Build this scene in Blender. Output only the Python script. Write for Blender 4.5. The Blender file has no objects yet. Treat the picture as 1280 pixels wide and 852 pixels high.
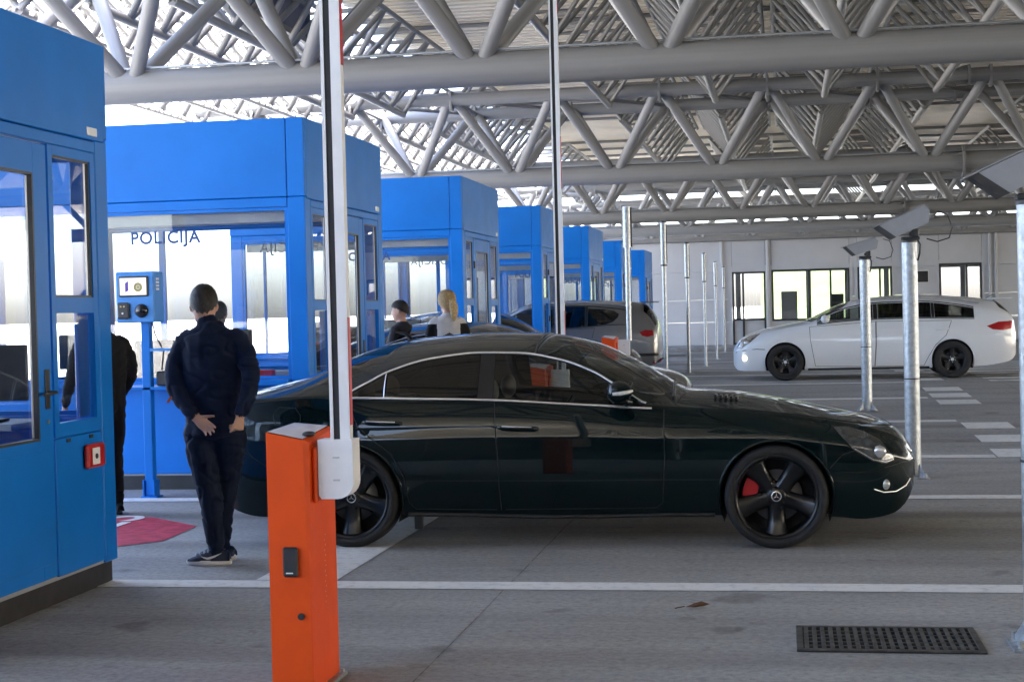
import bpy, bmesh, math, random
from mathutils import Vector, Matrix
from mathutils.geometry import delaunay_2d_cdt
random.seed(7)
PI = math.pi
sc = bpy.context.scene
COL = sc.collection

# ------------------------------------------------------------------ camera
cam_d = bpy.data.cameras.new('Camera')
cam = bpy.data.objects.new('Camera', cam_d); COL.objects.link(cam)
cam_d.sensor_width = 36.0; cam_d.sensor_fit = 'HORIZONTAL'
cam_d.lens = 36.0 * 1950 / 1280
cam_d.clip_start = 0.05; cam_d.clip_end = 3000
CAM_H = 1.58
_yaw, _pitch, _roll = math.radians(9.921), math.radians(1.107), 0.0245
_f = Vector((-math.sin(_yaw)*math.cos(_pitch), math.cos(_yaw)*math.cos(_pitch), -math.sin(_pitch)))
_r0 = Vector((math.cos(_yaw), math.sin(_yaw), 0)); _u0 = _r0.cross(_f)
_r = _r0*math.cos(_roll) - _u0*math.sin(_roll); _u = _u0*math.cos(_roll) + _r0*math.sin(_roll)
_m = Matrix((( _r.x, _u.x, -_f.x, 0), (_r.y, _u.y, -_f.y, 0), (_r.z, _u.z, -_f.z, CAM_H), (0, 0, 0, 1)))
cam.matrix_world = _m
sc.camera = cam

# ------------------------------------------------------------------ sky and sun
SUN_EL, SUN_AZ = math.radians(50), math.radians(100)    # azimuth clockwise from +y
world = bpy.data.worlds.new('World'); sc.world = world; world.use_nodes = True
wn = world.node_tree.nodes; wl = world.node_tree.links
for n in list(wn): wn.remove(n)
w_out = wn.new('ShaderNodeOutputWorld'); w_bg = wn.new('ShaderNodeBackground'); w_sky = wn.new('ShaderNodeTexSky')
w_sky.sky_type = 'NISHITA'; w_sky.sun_disc = False
w_sky.sun_elevation = SUN_EL; w_sky.sun_rotation = SUN_AZ
w_sky.air_density = 0.7; w_sky.dust_density = 4.2; w_sky.ozone_density = 0.4
w_bg.inputs['Strength'].default_value = 0.15
wl.new(w_sky.outputs[0], w_bg.inputs[0]); wl.new(w_bg.outputs[0], w_out.inputs[0])
sun_d = bpy.data.lights.new('Sun', 'SUN'); sun_d.energy = 5.0; sun_d.angle = math.radians(0.53); sun_d.color = (1.0, 0.95, 0.87)
sun = bpy.data.objects.new('Sun', sun_d); COL.objects.link(sun)
_sd = Vector((math.sin(SUN_AZ)*math.cos(SUN_EL), math.cos(SUN_AZ)*math.cos(SUN_EL), math.sin(SUN_EL)))
sun.rotation_euler = _sd.to_track_quat('Z', 'Y').to_euler(); sun.location = (30, -10, 40)
vs = sc.view_settings
vs.view_transform = 'Standard'; vs.look = 'None'; vs.exposure = 4.15; vs.gamma = 1.0; vs.use_curve_mapping = False
sc.render.engine = 'CYCLES'
cy = sc.cycles
cy.use_denoising = True; cy.max_bounces = 12; cy.diffuse_bounces = 5; cy.glossy_bounces = 5; cy.transparent_max_bounces = 24; cy.transmission_bounces = 6
cy.caustics_reflective = False; cy.caustics_refractive = False; cy.sample_clamp_indirect = 8.0

# ------------------------------------------------------------------ materials
MATS = {}
def mat(name, col, rough=0.5, metal=0.0, var=0.08, scale=6.0, bump=0.0, bscale=40.0, coat=0.0, spec=0.5, col2=None, vmin=0.35, vmax=0.65, flake=0.0, rvar=0.08, sheen=0.0):
    """Principled surface with fine procedural colour and roughness variation in object space"""
    if name in MATS: return MATS[name]
    m = bpy.data.materials.new(name); m.use_nodes = True
    nt = m.node_tree; N = nt.nodes; L = nt.links
    b = N['Principled BSDF']
    tc = N.new('ShaderNodeTexCoord')
    nz = N.new('ShaderNodeTexNoise'); nz.inputs['Scale'].default_value = scale; nz.inputs['Detail'].default_value = 6; nz.inputs['Roughness'].default_value = 0.6
    L.new(tc.outputs['Object'], nz.inputs['Vector'])
    rp = N.new('ShaderNodeValToRGB')
    c1 = [max(0, c*(1-var)) for c in col]; c2 = [min(1, c*(1+var)) for c in col] if col2 is None else col2
    rp.color_ramp.elements[0].position = vmin; rp.color_ramp.elements[0].color = (*c1, 1)
    rp.color_ramp.elements[1].position = vmax; rp.color_ramp.elements[1].color = (*c2, 1)
    L.new(nz.outputs['Fac'], rp.inputs[0]); L.new(rp.outputs[0], b.inputs['Base Color'])
    mr = N.new('ShaderNodeMapRange'); mr.inputs[3].default_value = max(0.02, rough-rvar); mr.inputs[4].default_value = min(1, rough+rvar)
    nz2 = N.new('ShaderNodeTexNoise'); nz2.inputs['Scale'].default_value = scale*2.3; nz2.inputs['Detail'].default_value = 4
    L.new(tc.outputs['Object'], nz2.inputs['Vector']); L.new(nz2.outputs['Fac'], mr.inputs[0]); L.new(mr.outputs[0], b.inputs['Roughness'])
    b.inputs['Metallic'].default_value = metal
    b.inputs['Specular IOR Level'].default_value = spec
    b.inputs['Coat Weight'].default_value = coat; b.inputs['Coat Roughness'].default_value = 0.03
    if sheen: b.inputs['Sheen Weight'].default_value = sheen
    if bump:
        nb = N.new('ShaderNodeTexNoise'); nb.inputs['Scale'].default_value = bscale; nb.inputs['Detail'].default_value = 5
        L.new(tc.outputs['Object'], nb.inputs['Vector'])
        bp = N.new('ShaderNodeBump'); bp.inputs['Strength'].default_value = bump; bp.inputs['Distance'].default_value = 0.01
        L.new(nb.outputs['Fac'], bp.inputs['Height']); L.new(bp.outputs[0], b.inputs['Normal'])
    MATS[name] = m
    return m

def glass(name, tint=(0.955, 0.965, 0.965), refl=1.0, rough=0.0, ior=1.5):
    """thin pane: tinted see-through plus Fresnel mirror"""
    if name in MATS: return MATS[name]
    m = bpy.data.materials.new(name); m.use_nodes = True
    nt = m.node_tree; N = nt.nodes; L = nt.links
    N.remove(N['Principled BSDF']); out = N['Material Output']
    tr = N.new('ShaderNodeBsdfTransparent'); gl = N.new('ShaderNodeBsdfGlossy'); fr = N.new('ShaderNodeFresnel'); mx = N.new('ShaderNodeMixShader')
    tc = N.new('ShaderNodeTexCoord'); nz = N.new('ShaderNodeTexNoise'); nz.inputs['Scale'].default_value = 1.7; nz.inputs['Detail'].default_value = 3
    rp = N.new('ShaderNodeValToRGB')
    rp.color_ramp.elements[0].color = (*[c*0.96 for c in tint], 1); rp.color_ramp.elements[1].color = (*tint, 1)
    L.new(tc.outputs['Object'], nz.inputs[0]); L.new(nz.outputs['Fac'], rp.inputs[0]); L.new(rp.outputs[0], tr.inputs[0])
    gl.inputs['Roughness'].default_value = rough; gl.inputs['Color'].default_value = (refl, refl, refl, 1)
    geo = N.new('ShaderNodeNewGeometry')
    # both faces of a thin pane reflect like an outer face
    fr.inputs['IOR'].default_value = ior
    mi = N.new('ShaderNodeMix'); mi.data_type = 'FLOAT'
    mi.inputs[2].default_value = ior; mi.inputs[3].default_value = 1.0/ior
    L.new(geo.outputs['Backfacing'], mi.inputs[0]); L.new(mi.outputs[0], fr.inputs['IOR'])
    L.new(fr.outputs[0], mx.inputs[0]); L.new(tr.outputs[0], mx.inputs[1]); L.new(gl.outputs[0], mx.inputs[2])
    L.new(mx.outputs[0], out.inputs[0])
    MATS[name] = m
    return m

def emis(name, col, s=1.0):
    if name in MATS: return MATS[name]
    m = mat(name, col, 0.4)
    b = m.node_tree.nodes['Principled BSDF']; b.inputs['Emission Color'].default_value = (*col, 1); b.inputs['Emission Strength'].default_value = s
    return m

# ------------------------------------------------------------------ mesh helpers
class MB:
    """collects shapes for ONE mesh object"""
    def __init__(self): self.v = []; self.f = []; self.s = []; self.m = []; self.n = None
    def add(self, vs, fs, smooth=False, mi=0):
        o = len(self.v); self.v += [tuple(p) for p in vs]
        for f in fs: self.f.append([i+o for i in f]); self.s.append(smooth); self.m.append(mi)
        return self
    def box(self, x0, x1, y0, y1, z0, z1, c=0.0, mi=0):
        if x1 < x0: x0, x1 = x1, x0
        if y1 < y0: y0, y1 = y1, y0
        if z1 < z0: z0, z1 = z1, z0
        c = min(c, (x1-x0)*.45, (y1-y0)*.45, (z1-z0)*.45)
        if c <= 0:
            vs = [(x, y, z) for x in (x0, x1) for y in (y0, y1) for z in (z0, z1)]
            return self.add(vs, [(0,1,3,2),(4,6,7,5),(0,4,5,1),(2,3,7,6),(0,2,6,4),(1,5,7,3)], mi=mi)
        vs = []; idx = {}
        X = (x0, x1); Y = (y0, y1); Z = (z0, z1)
        for i in (0,1):
            for j in (0,1):
                for k in (0,1):
                    sx, sy, sz = (c if i == 0 else -c), (c if j == 0 else -c), (c if k == 0 else -c)
                    for a, p in enumerate(((X[i], Y[j]+sy, Z[k]+sz), (X[i]+sx, Y[j], Z[k]+sz), (X[i]+sx, Y[j]+sy, Z[k]))):
                        idx[(i,j,k,a)] = len(vs); vs.append(p)
        F = []
        for i in (0,1):
            q = [idx[(i,0,0,0)], idx[(i,1,0,0)], idx[(i,1,1,0)], idx[(i,0,1,0)]]; F.append(q if i else q[::-1])
            q = [idx[(0,i,0,1)], idx[(0,i,1,1)], idx[(1,i,1,1)], idx[(1,i,0,1)]]; F.append(q if i else q[::-1])
            q = [idx[(0,0,i,2)], idx[(1,0,i,2)], idx[(1,1,i,2)], idx[(0,1,i,2)]]; F.append(q if i else q[::-1])
        for a in (0,1):
            for b in (0,1):
                q = [idx[(0,a,b,1)], idx[(1,a,b,1)], idx[(1,a,b,2)], idx[(0,a,b,2)]]; F.append(q if a == b else q[::-1])
                q = [idx[(a,0,b,0)], idx[(a,0,b,2)], idx[(a,1,b,2)], idx[(a,1,b,0)]]; F.append(q if a == b else q[::-1])
                q = [idx[(a,b,0,0)], idx[(a,b,1,0)], idx[(a,b,1,1)], idx[(a,b,0,1)]]; F.append(q if a == b else q[::-1])
        for i in (0,1):
            for j in (0,1):
                for k in (0,1):
                    q = [idx[(i,j,k,0)], idx[(i,j,k,1)], idx[(i,j,k,2)]]; F.append(q if (i+j+k) % 2 else q[::-1])
        return self.add(vs, F, mi=mi)
    def cyl(self, p0, p1, r0, r1=None, n=16, cap=True, smooth=True, mi=0):
        r1 = r0 if r1 is None else r1
        p0, p1 = Vector(p0), Vector(p1); d = (p1-p0).normalized()
        a = d.orthogonal().normalized(); b = d.cross(a)
        vs = []
        for p, r in ((p0, r0), (p1, r1)):
            for i in range(n):
                t = 2*PI*i/n; vs.append(p + a*math.cos(t)*r + b*math.sin(t)*r)
        self.add(vs, [(i, (i+1) % n, n+(i+1) % n, n+i) for i in range(n)], smooth, mi)
        if cap: self.add(vs[:n], [list(range(n))[::-1]], mi=mi); self.add(vs[n:], [list(range(n))], mi=mi)
        return self
    def tube(self, pts, r, n=8, cap=True, mi=0, closed=False):
        pts = [Vector(p) for p in pts]; m = len(pts)
        R = r if isinstance(r, (list, tuple)) else [r]*m
        vs = []; prev = None
        for i, p in enumerate(pts):
            if closed: d = (pts[(i+1) % m]-pts[i-1]).normalized()
            else: d = (pts[min(i+1, m-1)]-pts[max(i-1, 0)]).normalized()
            a = d.orthogonal().normalized() if prev is None else (prev - d*prev.dot(d)).normalized()
            prev = a; b = d.cross(a)
            for k in range(n):
                t = 2*PI*k/n; vs.append(p + (a*math.cos(t) + b*math.sin(t))*R[i])
        fs = []
        for i in range(m if closed else m-1):
            j = (i+1) % m
            for k in range(n): fs.append((i*n+k, i*n+(k+1) % n, j*n+(k+1) % n, j*n+k))
        self.add(vs, fs, True, mi)
        if cap and not closed: self.add(vs[:n], [list(range(n))[::-1]], mi=mi); self.add(vs[-n:], [list(range(n))], mi=mi)
        return self
    def lathe(self, prof, n=32, M=None, smooth=True, mi=0, arc=2*PI):
        """profile [(r, h)] turned round the local z axis; M places it"""
        M = M or Matrix(); vs = []; full = abs(arc-2*PI) < 1e-6; nn = n if full else n+1
        for r, h in prof:
            for i in range(nn):
                t = arc*i/n; vs.append(M @ Vector((r*math.cos(t), r*math.sin(t), h)))
        fs = []
        for j in range(len(prof)-1):
            for i in range(n):
                k = (i+1) % nn; fs.append((j*nn+i, j*nn+k, (j+1)*nn+k, (j+1)*nn+i))
        return self.add(vs, fs, smooth, mi)
    def prism(self, poly, M, d, mi=0):
        """2D polygon extruded by d along local z, placed by M"""
        n = len(poly)
        vs = [M @ Vector((x, y, 0)) for x, y in poly] + [M @ Vector((x, y, d)) for x, y in poly]
        return self.add(vs, [list(range(n))[::-1], list(range(n, 2*n))] + [(i, (i+1) % n, n+(i+1) % n, n+i) for i in range(n)], mi=mi)
    def ell(self, c, rx, ry, rz, n=20, m=12, mi=0, M=None):
        vs = []; fs = []; M = M or Matrix()
        for j in range(m+1):
            p = PI*j/m
            for i in range(n):
                t = 2*PI*i/n
                vs.append(Vector(c) + M @ Vector((rx*math.sin(p)*math.cos(t), ry*math.sin(p)*math.sin(t), -rz*math.cos(p))))
        for j in range(m):
            for i in range(n): fs.append((j*n+i, j*n+(i+1) % n, (j+1)*n+(i+1) % n, (j+1)*n+i))
        return self.add(vs, fs, True, mi)
    def grid(self, fn, nu, nv, smooth=True, mi=0, flip=False):
        vs = [fn(i/nu, j/nv) for j in range(nv+1) for i in range(nu+1)]
        fs = [(j*(nu+1)+i, j*(nu+1)+i+1, (j+1)*(nu+1)+i+1, (j+1)*(nu+1)+i) for j in range(nv) for i in range(nu)]
        if flip: fs = [f[::-1] for f in fs]
        return self.add(vs, fs, smooth, mi)
    def mesh(self, name, mats):
        me = bpy.data.meshes.new(name); me.from_pydata(self.v, [], self.f)
        if not isinstance(mats, (list, tuple)): mats = [mats]
        for m in mats: me.materials.append(m)
        me.polygons.foreach_set('use_smooth', self.s); me.polygons.foreach_set('material_index', self.m)
        if self.n: me.normals_split_custom_set_from_vertices(self.n)
        else: me.validate()
        me.update()
        return me
    def build(self, name, mats, parent=None, **k):
        return obj(name, self.mesh(name, mats), parent, **k)

def obj(name, me, parent=None, label=None, cat=None, group=None, kind=None, loc=None, rz=None):
    o = bpy.data.objects.new(name, me); COL.objects.link(o)
    if parent is not None: o.parent = parent
    if loc is not None: o.location = loc
    if rz is not None: o.rotation_euler = (0, 0, rz)
    tag(o, label, cat, group, kind)
    return o
def tag(o, label=None, cat=None, group=None, kind=None):
    for k, v in (('label', label), ('category', cat), ('group', group), ('kind', kind)):
        if v is not None: o[k] = v
    return o
def thing(name, label, cat, loc=(0, 0, 0), rz=0, group=None):
    return obj(name, None, None, label, cat, group, None, loc, rz)
def copy_tree(o, parent=None):
    c = o.copy(); COL.objects.link(c); c.parent = parent
    for ch in list(o.children): copy_tree(ch, c)
    return c
def flat_text(s, size, name, material, parent, M, depth=0.001, align='CENTER', spacing=1.0, bold=0.0):
    cu = bpy.data.curves.new('txt', 'FONT'); cu.body = s; cu.size = size; cu.align_x = align; cu.align_y = 'CENTER'; cu.extrude = depth; cu.space_character = spacing; cu.offset = bold
    t = bpy.data.objects.new('txt', cu); COL.objects.link(t)
    me = bpy.data.meshes.new_from_object(t.evaluated_get(bpy.context.evaluated_depsgraph_get()))
    bpy.data.objects.remove(t); me.transform(M); me.materials.clear(); me.materials.append(material)
    return obj(name, me, parent)
def frame_m(o, x, y):
    """matrix with local x and y axes along the given directions"""
    x = Vector(x).normalized(); y = Vector(y).normalized(); z = x.cross(y)
    return Matrix(((x.x, y.x, z.x, o[0]), (x.y, y.y, z.y, o[1]), (x.z, y.z, z.z, o[2]), (0, 0, 0, 1)))
def lerp(a, b, t): return a+(b-a)*t
def crown(y):
    """height of the paving: a shallow drainage crown across the middle lanes"""
    k = [(-1e4, 0), (16, 0), (25, .24), (31, .24), (42, 0), (1e4, 0)]
    for (a, za), (b, zb) in zip(k, k[1:]):
        if y <= b: return lerp(za, zb, (y-a)/(b-a))
    return 0
# ================================================================== materials used all over
M_WHITEPAINT = mat('road_paint_white', (0.74, 0.74, 0.72), 0.7, var=0.22, scale=14, bump=0.25, bscale=120, col2=(0.80, 0.80, 0.78), vmin=0.28, vmax=0.5)
M_REDPAINT = mat('road_paint_red', (0.50, 0.03, 0.055), 0.7, var=0.25, scale=9, bump=0.25, bscale=120, col2=(0.62, 0.05, 0.09))
M_BLUE = mat('booth_blue_enamel', (0.004, 0.170, 0.60), 0.38, var=0.07, scale=1.4, coat=0.0, spec=0.22, bump=0.02, bscale=2.0)
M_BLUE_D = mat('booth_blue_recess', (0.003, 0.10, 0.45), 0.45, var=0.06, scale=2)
M_BLACK = mat('black_rubber', (0.012, 0.012, 0.013), 0.65, var=0.25, scale=12)
M_PLINTH = mat('black_plinth', (0.018, 0.018, 0.02), 0.6, var=0.3, scale=5)
M_SEAM = mat('dark_seam', (0.012, 0.02, 0.05), 0.7)
M_ALU = mat('satin_aluminium', (0.62, 0.63, 0.64), 0.35, 0.9, var=0.08, scale=10)
M_GALV = mat('galvanised_steel', (0.40, 0.43, 0.45), 0.42, 0.75, var=0.28, scale=26, bump=0.12, bscale=30, vmin=0.3, vmax=0.7)
M_TRUSS = mat('grey_painted_steel', (0.22, 0.22, 0.22), 0.5, var=0.10, scale=1.6, bump=0.05, bscale=6)
M_DECK = mat('cream_roof_sheet', (0.70, 0.635, 0.52), 0.45, var=0.09, scale=0.6)
M_WALLP = mat('light_grey_wall_panel', (0.54, 0.55, 0.57), 0.5, var=0.05, scale=0.8, bump=0.03, bscale=5)
M_FRAME = mat('anthracite_frame', (0.035, 0.037, 0.04), 0.4, var=0.1)
M_WHITEPL = mat('white_plastic', (0.74, 0.74, 0.74), 0.4, var=0.04, scale=8)
M_ORANGE = mat('orange_powder_coat', (0.72, 0.075, 0.006), 0.45, var=0.07, scale=3, bump=0.05, bscale=160, spec=0.22)
M_DARKPL = mat('dark_plastic', (0.02, 0.02, 0.022), 0.45, var=0.15, scale=10)
M_CHROME = mat('chrome', (0.78, 0.79, 0.80), 0.10, 1.0, var=0.04, scale=6, rvar=0.05)
G_CLEAR = glass('clear_pane')
G_CAR = glass('tinted_car_glass', (0.10, 0.105, 0.10))
G_CARL = glass('light_car_glass', (0.62, 0.66, 0.63))

# ================================================================== ground
def ground_material():
    m = bpy.data.materials.new('worn_concrete'); m.use_nodes = True
    nt = m.node_tree; N = nt.nodes; L = nt.links; b = N['Principled BSDF']
    tc = N.new('ShaderNodeTexCoord')
    def noise(s, d=6, r=0.6, sc=None):
        n = N.new('ShaderNodeTexNoise'); n.inputs['Scale'].default_value = s; n.inputs['Detail'].default_value = d; n.inputs['Roughness'].default_value = r
        if sc:
            mp = N.new('ShaderNodeMapping'); mp.inputs['Scale'].default_value = sc; L.new(tc.outputs['Object'], mp.inputs[0]); L.new(mp.outputs[0], n.inputs[0])
        else: L.new(tc.outputs['Object'], n.inputs[0])
        return n
    def ramp(src, stops):
        r = N.new('ShaderNodeValToRGB'); e = r.color_ramp.elements
        e[0].position, e[0].color = stops[0][0], (*stops[0][1], 1); e[1].position, e[1].color = stops[-1][0], (*stops[-1][1], 1)
        for p, c in stops[1:-1]:
            k = e.new(p); k.color = (*c, 1)
        L.new(src, r.inputs[0]); return r
    def mul(a, bb, f=1.0):
        x = N.new('ShaderNodeMix'); x.data_type = 'RGBA'; x.blend_type = 'MULTIPLY'; x.inputs[0].default_value = f
        L.new(a, x.inputs[6]); L.new(bb, x.inputs[7]); return x.outputs[2]
    big = ramp(noise(0.35, 5).outputs[0], [(0.3, (0.30, 0.297, 0.290)), (0.7, (0.385, 0.381, 0.372))])
    streak = ramp(noise(1.0, 6, 0.65, (0.16, 1.5, 1)).outputs[0], [(0.33, (0.72, 0.72, 0.72)), (0.5, (0.95, 0.95, 0.94)), (0.68, (1.12, 1.11, 1.10))])
    fine = ramp(noise(26, 6, 0.75).outputs[0], [(0.30, (0.62, 0.66, 0.66)), (0.5, (0.98, 0.98, 0.98)), (0.72, (1.25, 1.25, 1.25))])
    spots = ramp(noise(7, 3, 0.5).outputs[0], [(0.0, (0.62, 0.60, 0.57)), (0.30, (0.80, 0.79, 0.77)), (0.36, (1, 1, 1))])
    vo = N.new('ShaderNodeTexVoronoi'); vo.inputs['Scale'].default_value = 16; L.new(tc.outputs['Object'], vo.inputs[0])
    peb = ramp(vo.outputs['Distance'], [(0.0, (1.5, 1.5, 1.48)), (0.09, (1.0, 1.0, 1.0)), (1.0, (1, 1, 1))])
    # tyre-darkened tracks along the lanes, broken up by noise
    sx = N.new('ShaderNodeSeparateXYZ'); L.new(tc.outputs['Object'], sx.inputs[0])
    tr_sum = None
    for yc in (10.35, 11.85, 17.6, 19.1, 7.0):
        d_ = N.new('ShaderNodeMath'); d_.operation = 'SUBTRACT'; L.new(sx.outputs[1], d_.inputs[0]); d_.inputs[1].default_value = yc
        ab = N.new('ShaderNodeMath'); ab.operation = 'ABSOLUTE'; L.new(d_.outputs[0], ab.inputs[0])
        mrr = N.new('ShaderNodeMapRange'); mrr.interpolation_type = 'SMOOTHSTEP'; mrr.inputs[1].default_value = .30; mrr.inputs[2].default_value = .05; mrr.inputs[3].default_value = 0; mrr.inputs[4].default_value = 1
        L.new(ab.outputs[0], mrr.inputs[0])
        if tr_sum is None: tr_sum = mrr.outputs[0]
        else:
            ad = N.new('ShaderNodeMath'); ad.operation = 'ADD'; L.new(tr_sum, ad.inputs[0]); L.new(mrr.outputs[0], ad.inputs[1]); tr_sum = ad.outputs[0]
    tn = N.new('ShaderNodeMath'); tn.operation = 'MULTIPLY'; L.new(tr_sum, tn.inputs[0]); L.new(noise(0.8, 4, .6, (.25, 1, 1)).outputs[0], tn.inputs[1])
    trk = ramp(tn.outputs[0], [(0.1, (1, 1, 1)), (0.7, (0.52, 0.51, 0.50))])
    oil = ramp(noise(2.3, 2, 0.4).outputs[0], [(0.0, (0.45, 0.44, 0.43)), (0.27, (0.62, 0.61, 0.60)), (0.33, (1, 1, 1))])
    speck = ramp(noise(48, 2, .5).outputs[0], [(0.22, (0.42, 0.42, 0.42)), (0.34, (1, 1, 1))])
    big_o = mul(mul(mul(big.outputs[0], trk.outputs[0], .8), oil.outputs[0], .8), speck.outputs[0], .8)
    c = mul(mul(mul(mul(big_o, streak.outputs[0]), fine.outputs[0]), spots.outputs[0]), peb.outputs[0], 0.6)
    L.new(c, b.inputs['Base Color'])
    rr = N.new('ShaderNodeMapRange'); rr.inputs[3].default_value = 0.55; rr.inputs[4].default_value = 0.85
    L.new(streak.outputs[0], rr.inputs[0]); L.new(rr.outputs[0], b.inputs['Roughness'])
    bp = N.new('ShaderNodeBump'); bp.inputs['Strength'].default_value = 0.35; bp.inputs['Distance'].default_value = 0.006
    L.new(noise(90, 4, 0.7).outputs[0], bp.inputs['Height']); L.new(bp.outputs[0], b.inputs['Normal'])
    return m
M_GROUND = ground_material()
ys = [-500, -60, -20, 0, 16, 25, 31, 42, 60, 120, 400, 1500]; xs = [-1500, -300, -40, 0, 40, 300, 1500]
g = MB(); nv = len(xs)
g.add([(x, y, crown(y)) for y in ys for x in xs], [(j*nv+i, j*nv+i+1, (j+1)*nv+i+1, (j+1)*nv+i) for j in range(len(ys)-1) for i in range(nv-1)])
ground = g.build('ground', M_GROUND, kind='structure', label='worn grey concrete paving under the canopy')

def strip(name, x0, x1, y0, y1, m, h=0.004, parent=ground, wob=0.004):
    """thin painted sheet following the paving, edges slightly uneven"""
    b = MB(); n = max(2, int((x1-x0)/0.5)); rnd = random.Random(int((x0*7+y0*13)*100))
    yb = [y for y in (16, 25, 31, 42) if y0 < y < y1]
    Y = [y0]+yb+[y1]
    vs = []
    for j, y in enumerate(Y):
        for i in range(n+1):
            e = rnd.uniform(-wob, wob) if j in (0, len(Y)-1) else 0
            vs.append((lerp(x0, x1, i/n), y+e, crown(y)+h))
    b.add(vs, [(j*(n+1)+i, j*(n+1)+i+1, (j+1)*(n+1)+i+1, (j+1)*(n+1)+i) for j in range(len(Y)-1) for i in range(n)])
    return b.build(name, m, parent)
for y, x1 in ((8.68, 7), (12.78, 7), (16.08, 2.05), (19.62, 2.05), (22.92, 2.0), (26.35, 2.0), (29.9, 3.0), (33.3, 3.0), (37.0, 3.0), (40.2, 3.0), (43.8, 3.0)):
    strip('lane_line', -24, x1, y, y+0.24, M_WHITEPAINT)
strip('stop_line', -3.16, -2.66, 8.93, 12.77, M_WHITEPAINT, 0.0045)
for y in (16.10, 17.42, 18.80, 21.93, 23.04, 24.15, 26.95, 28.3, 30.6, 32.0):
    strip('crossing_dash', 2.07, 2.62, y, y+0.70, M_WHITEPAINT, 0.005)
for k in range(16):
    strip('hatch_bar', 3.3, 6.4, 26.4+k*0.9, 26.85+k*0.9, M_WHITEPAINT)
# paving joints
M_JOINT = mat('joint_sealant', (0.17, 0.165, 0.155), 0.8, var=0.5, scale=9)
for x in (-6.6, -1.6, 3.4):
    b = MB(); Y = [-5, 0, 5, 8.6, 12, 16, 25, 31, 42, 55]; rnd = random.Random(3)
    vs = []
    for y in [lerp(-5, 55, i/240) for i in range(241)]:
        e = rnd.uniform(-.003, .003); vs += [(x-0.004+e, y, crown(y)+0.0025), (x+0.004+e, y, crown(y)+0.0025)]
    b.add(vs, [(2*i, 2*i+1, 2*i+3, 2*i+2) for i in range(240)])
    b.build('paving_joint', M_JOINT, ground)
# painted red octagon with STOP
def poly_sheet(name, pts, h, m, parent=ground):
    b = MB(); b.add([(x, y, crown(y)+h) for x, y in pts], [list(range(len(pts)))]); return b.build(name, m, parent)
oc, orad = (-5.33, 10.82), 0.99
octo = poly_sheet('stop_octagon', [(oc[0]+orad*math.cos(PI/8+k*PI/4+0.06), oc[1]+orad*math.sin(PI/8+k*PI/4+0.06)) for k in range(8)], 0.004, M_REDPAINT)
flat_text('STOP', 0.86, 'stop_lettering', M_WHITEPAINT, octo, frame_m((oc[0]-0.05, oc[1], 0.0085), (0, -1, 0), (1, 0, 0)), 0.0005)

# ================================================================== canopy
UNIT = {}
def unit_cyl(m, n=14):
    k = (m.name, n)
    if k not in UNIT:
        UNIT[k] = MB().cyl((0, 0, 0), (0, 0, 1), 1, 1, n).mesh('member', m)
    return UNIT[k]
def member(name, p0, p1, r, m, parent, n=14):
    p0, p1 = Vector(p0), Vector(p1); d = p1-p0
    o = obj(name, unit_cyl(m, n), parent)
    o.location = p0; o.rotation_euler = d.to_track_quat('Z', 'Y').to_euler(); o.scale = (r, r, d.length)
    return o
ZB, ZT, DY, NS = 5.1, 7.05, 1.6, 2.68
X0N = -9.68
TX0, TX1 = -15.4, 22.0
TY = [2.9, 22.4, 41.1, 60.5, 72.2, 83.5]
plate = MB().box(-.035, .035, -.16, .16, -.30, .22, .01).mesh('gusset_plate', M_TRUSS)
ordn = ['above the lane in front', 'nearest in view, above the second booth', 'second in view, above the far booths', 'above the grey building', 'fourth in view, over the building roof', 'farthest, at the end of the canopy']
for ti, ty in enumerate(TY):
    t = thing('roof_truss', 'grey tubular steel roof truss with paired web tubes, '+ordn[ti], 'truss', (0, ty, 0), group='main roof trusses')
    member('bottom_chord', (TX0, 0, ZB), (TX1, 0, ZB), 0.25, M_TRUSS, t, 28)
    for s in (-1, 1): member('top_chord', (TX0, s*DY, ZT), (TX1, s*DY, ZT), 0.165, M_TRUSS, t, 20)
    k = 0; x = X0N - 2*NS
    while x < TX1-0.3:
        for s in (-1, 1):
            for e in (-1, 1):
                xt = x+e*NS/2
                if xt < TX0 or xt > TX1: continue
                member('web_tube', (x+e*0.10, s*0.06, ZB+0.12), (xt-e*0.10, s*(DY-0.06), ZT-0.05), 0.118, M_TRUSS, t)
        xt = x+NS/2
        if xt < TX1:
            for s in (-1, 1): obj('gusset_plate', plate, t, loc=(xt, s*DY, ZT))
            member('cross_tie', (xt, -DY, ZT), (xt, DY, ZT), 0.07, M_TRUSS, t, 10)
            if xt+NS < TX1: member('cross_tie', (xt, -DY, ZT), (xt+NS, DY, ZT), 0.05, M_TRUSS, t, 10)
        x += NS
    member('conduit', (TX0+1, -.12, ZB+.26), (TX1-1, -.12, ZB+.26), 0.02, M_GALV, t, 8)
    if ti in (1, 2, 3):   # bolted flange couplings towards the right end
        for zc, yc, rr in ((ZB, 0, 0.25), (ZT, -DY, 0.165), (ZT, DY, 0.165)):
            fl = MB(); xc = 3.85 if ti == 1 else 4.55
            fl.cyl((xc-.03, yc, zc), (xc+.03, yc, zc), rr*1.55, n=24)
            for a in range(8):
                ca, sa = math.cos(a*PI/4+.2), math.sin(a*PI/4+.2)
                fl.add([(xc-.34, yc+ca*rr*.98, zc+sa*rr*.98), (xc-.03, yc+ca*rr*.98, zc+sa*rr*.98), (xc-.03, yc+ca*rr*1.5, zc+sa*rr*1.5)], [(0, 1, 2)])
            fl.build('flange_coupling', M_TRUSS, t)
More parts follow.
